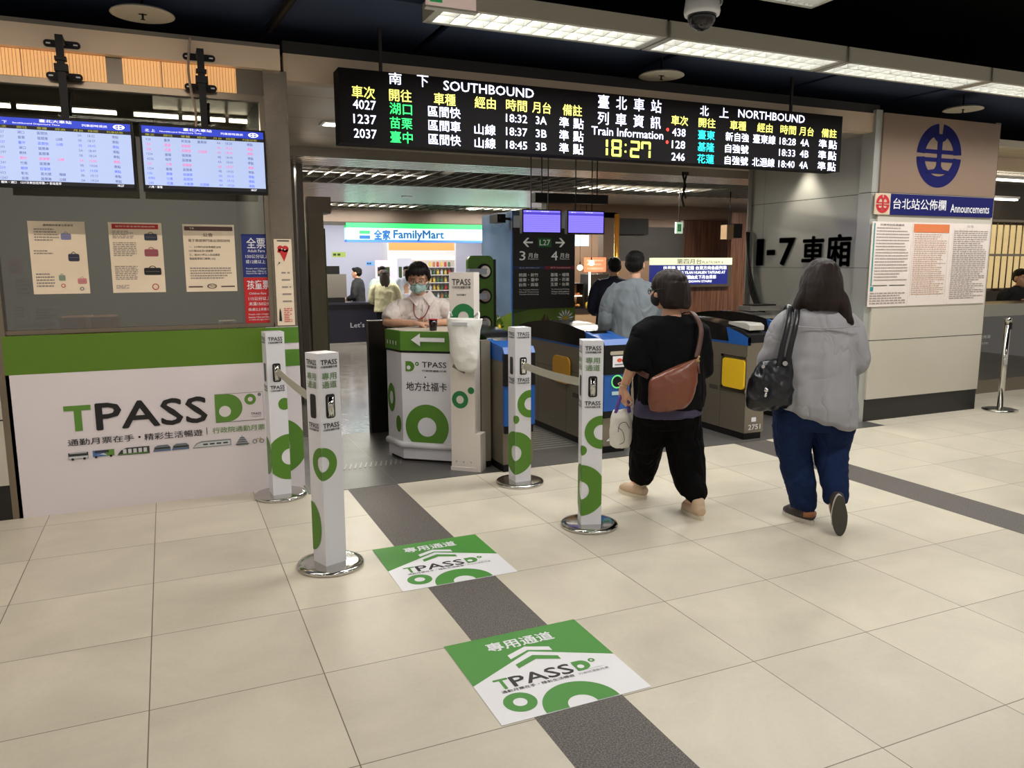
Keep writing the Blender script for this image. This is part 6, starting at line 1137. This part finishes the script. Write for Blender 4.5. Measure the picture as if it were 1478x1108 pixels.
MB().m(mat('lanyard_red', (130, 40, 44), .6)).tube(spline([(-.06, .08, 1.29), (-.055, .135, 1.22), (-.02, .155, 1.14), (.03, .158, 1.10), (.07, .145, 1.13), (.075, .12, 1.22), (.06, .08, 1.29)], 6), .0045, 6).build('lanyard', t)
P = [caploft([(0, -.09, .84, .16, .12), (0, -.1, .74, .17, .12), (0, -.1, .68, .15, .1)]), st([(-.085, -.1, .76, .09), (-.09, -.05, .44, .075), (-.09, -.1, .1, .06)]), st([(.085, -.1, .76, .09), (.09, -.05, .44, .075), (.09, -.1, .1, .06)])]
geo_mesh('trousers', P, .01, 4, mat('dark_trouser', (0, 0, 0)), t)
shoe(t, (-.09, -.1, .098), (-.1, .05, .098), (0, 0, 1), mat('trainer_black', (0, 0, 0)), shd); shoe(t, (.09, -.1, .098), (.1, .05, .098), (0, 0, 1), mat('trainer_black', (0, 0, 0)), shd)
P = [ellip(q(0, -.018, .062), (.088, .1, .074), M), ellip(q(0, -.05, .015), (.086, .064, .08), M)]
for i in range(9):
    a = -.8+i*.2; P.append(st([tuple(q(math.sin(a)*.05, .03, .122))+(.02,), tuple(q(math.sin(a)*.078, .078*math.cos(a)+.008, .092))+(.017,), tuple(q(math.sin(a)*.086+.008, .09*math.cos(a), .062-.012*(i % 2)))+(.007,)], 4))
for s in (-1, 1): P.append(st([tuple(q(s*.075, .03, .08))+(.022,), tuple(q(s*.086, .035, .03))+(.016,), tuple(q(s*.085, .03, -.01))+(.006,)], 4))
geo_mesh('hair', P, .0055, 3, mat('hair_soft_black', (20, 14, 13), .5, spec=.3, bump=.4, bscale=50, aniso=(12, 12, .8)), t, hairdisp(.004, 80, 20))
eyes(q, M, 1.06, t)
b = MB().m(mat('glasses_brown', (90, 50, 44), .3))
for s in (-1, 1): b.tube([q(s*.033+.026*math.cos(a), .104, .004+.018*math.sin(a)) for a in [2*PI*i/16 for i in range(17)]], .002, 6).tube([q(s*.058, .104, .008), q(s*.084, .03, .01)], .002, 6)
b.tube([q(-.008, .106, .008), q(.008, .106, .008)], .002, 6).build('glasses', t)
V, F = ellip(q(0, .062, -.05), (.066, .055, .048), M, 28, 16)
mk = mat('mask_mint', (160, 190, 186), .7)
o = geo_mesh('face_mask', [(V, F), tube_geo([q(0, .1, -.01), q(0, .115, -.03), q(0, .112, -.06)], [.014, .026, .028], 12)], .005, 3, mk, t, lambda c: .0012*math.sin(c.z*420))
b = MB().m(white2)
for s in (-1, 1): b.tube(spline([tuple(q(s*.058, .08, -.03)), tuple(q(s*.08, .03, -.005)), tuple(q(s*.088, -.005, .01))], 4), .0015, 5).tube(spline([tuple(q(s*.052, .075, -.075)), tuple(q(s*.078, .03, -.04)), tuple(q(s*.088, -.005, -.02))], 4), .0015, 5)
b.build('mask_loops', t)
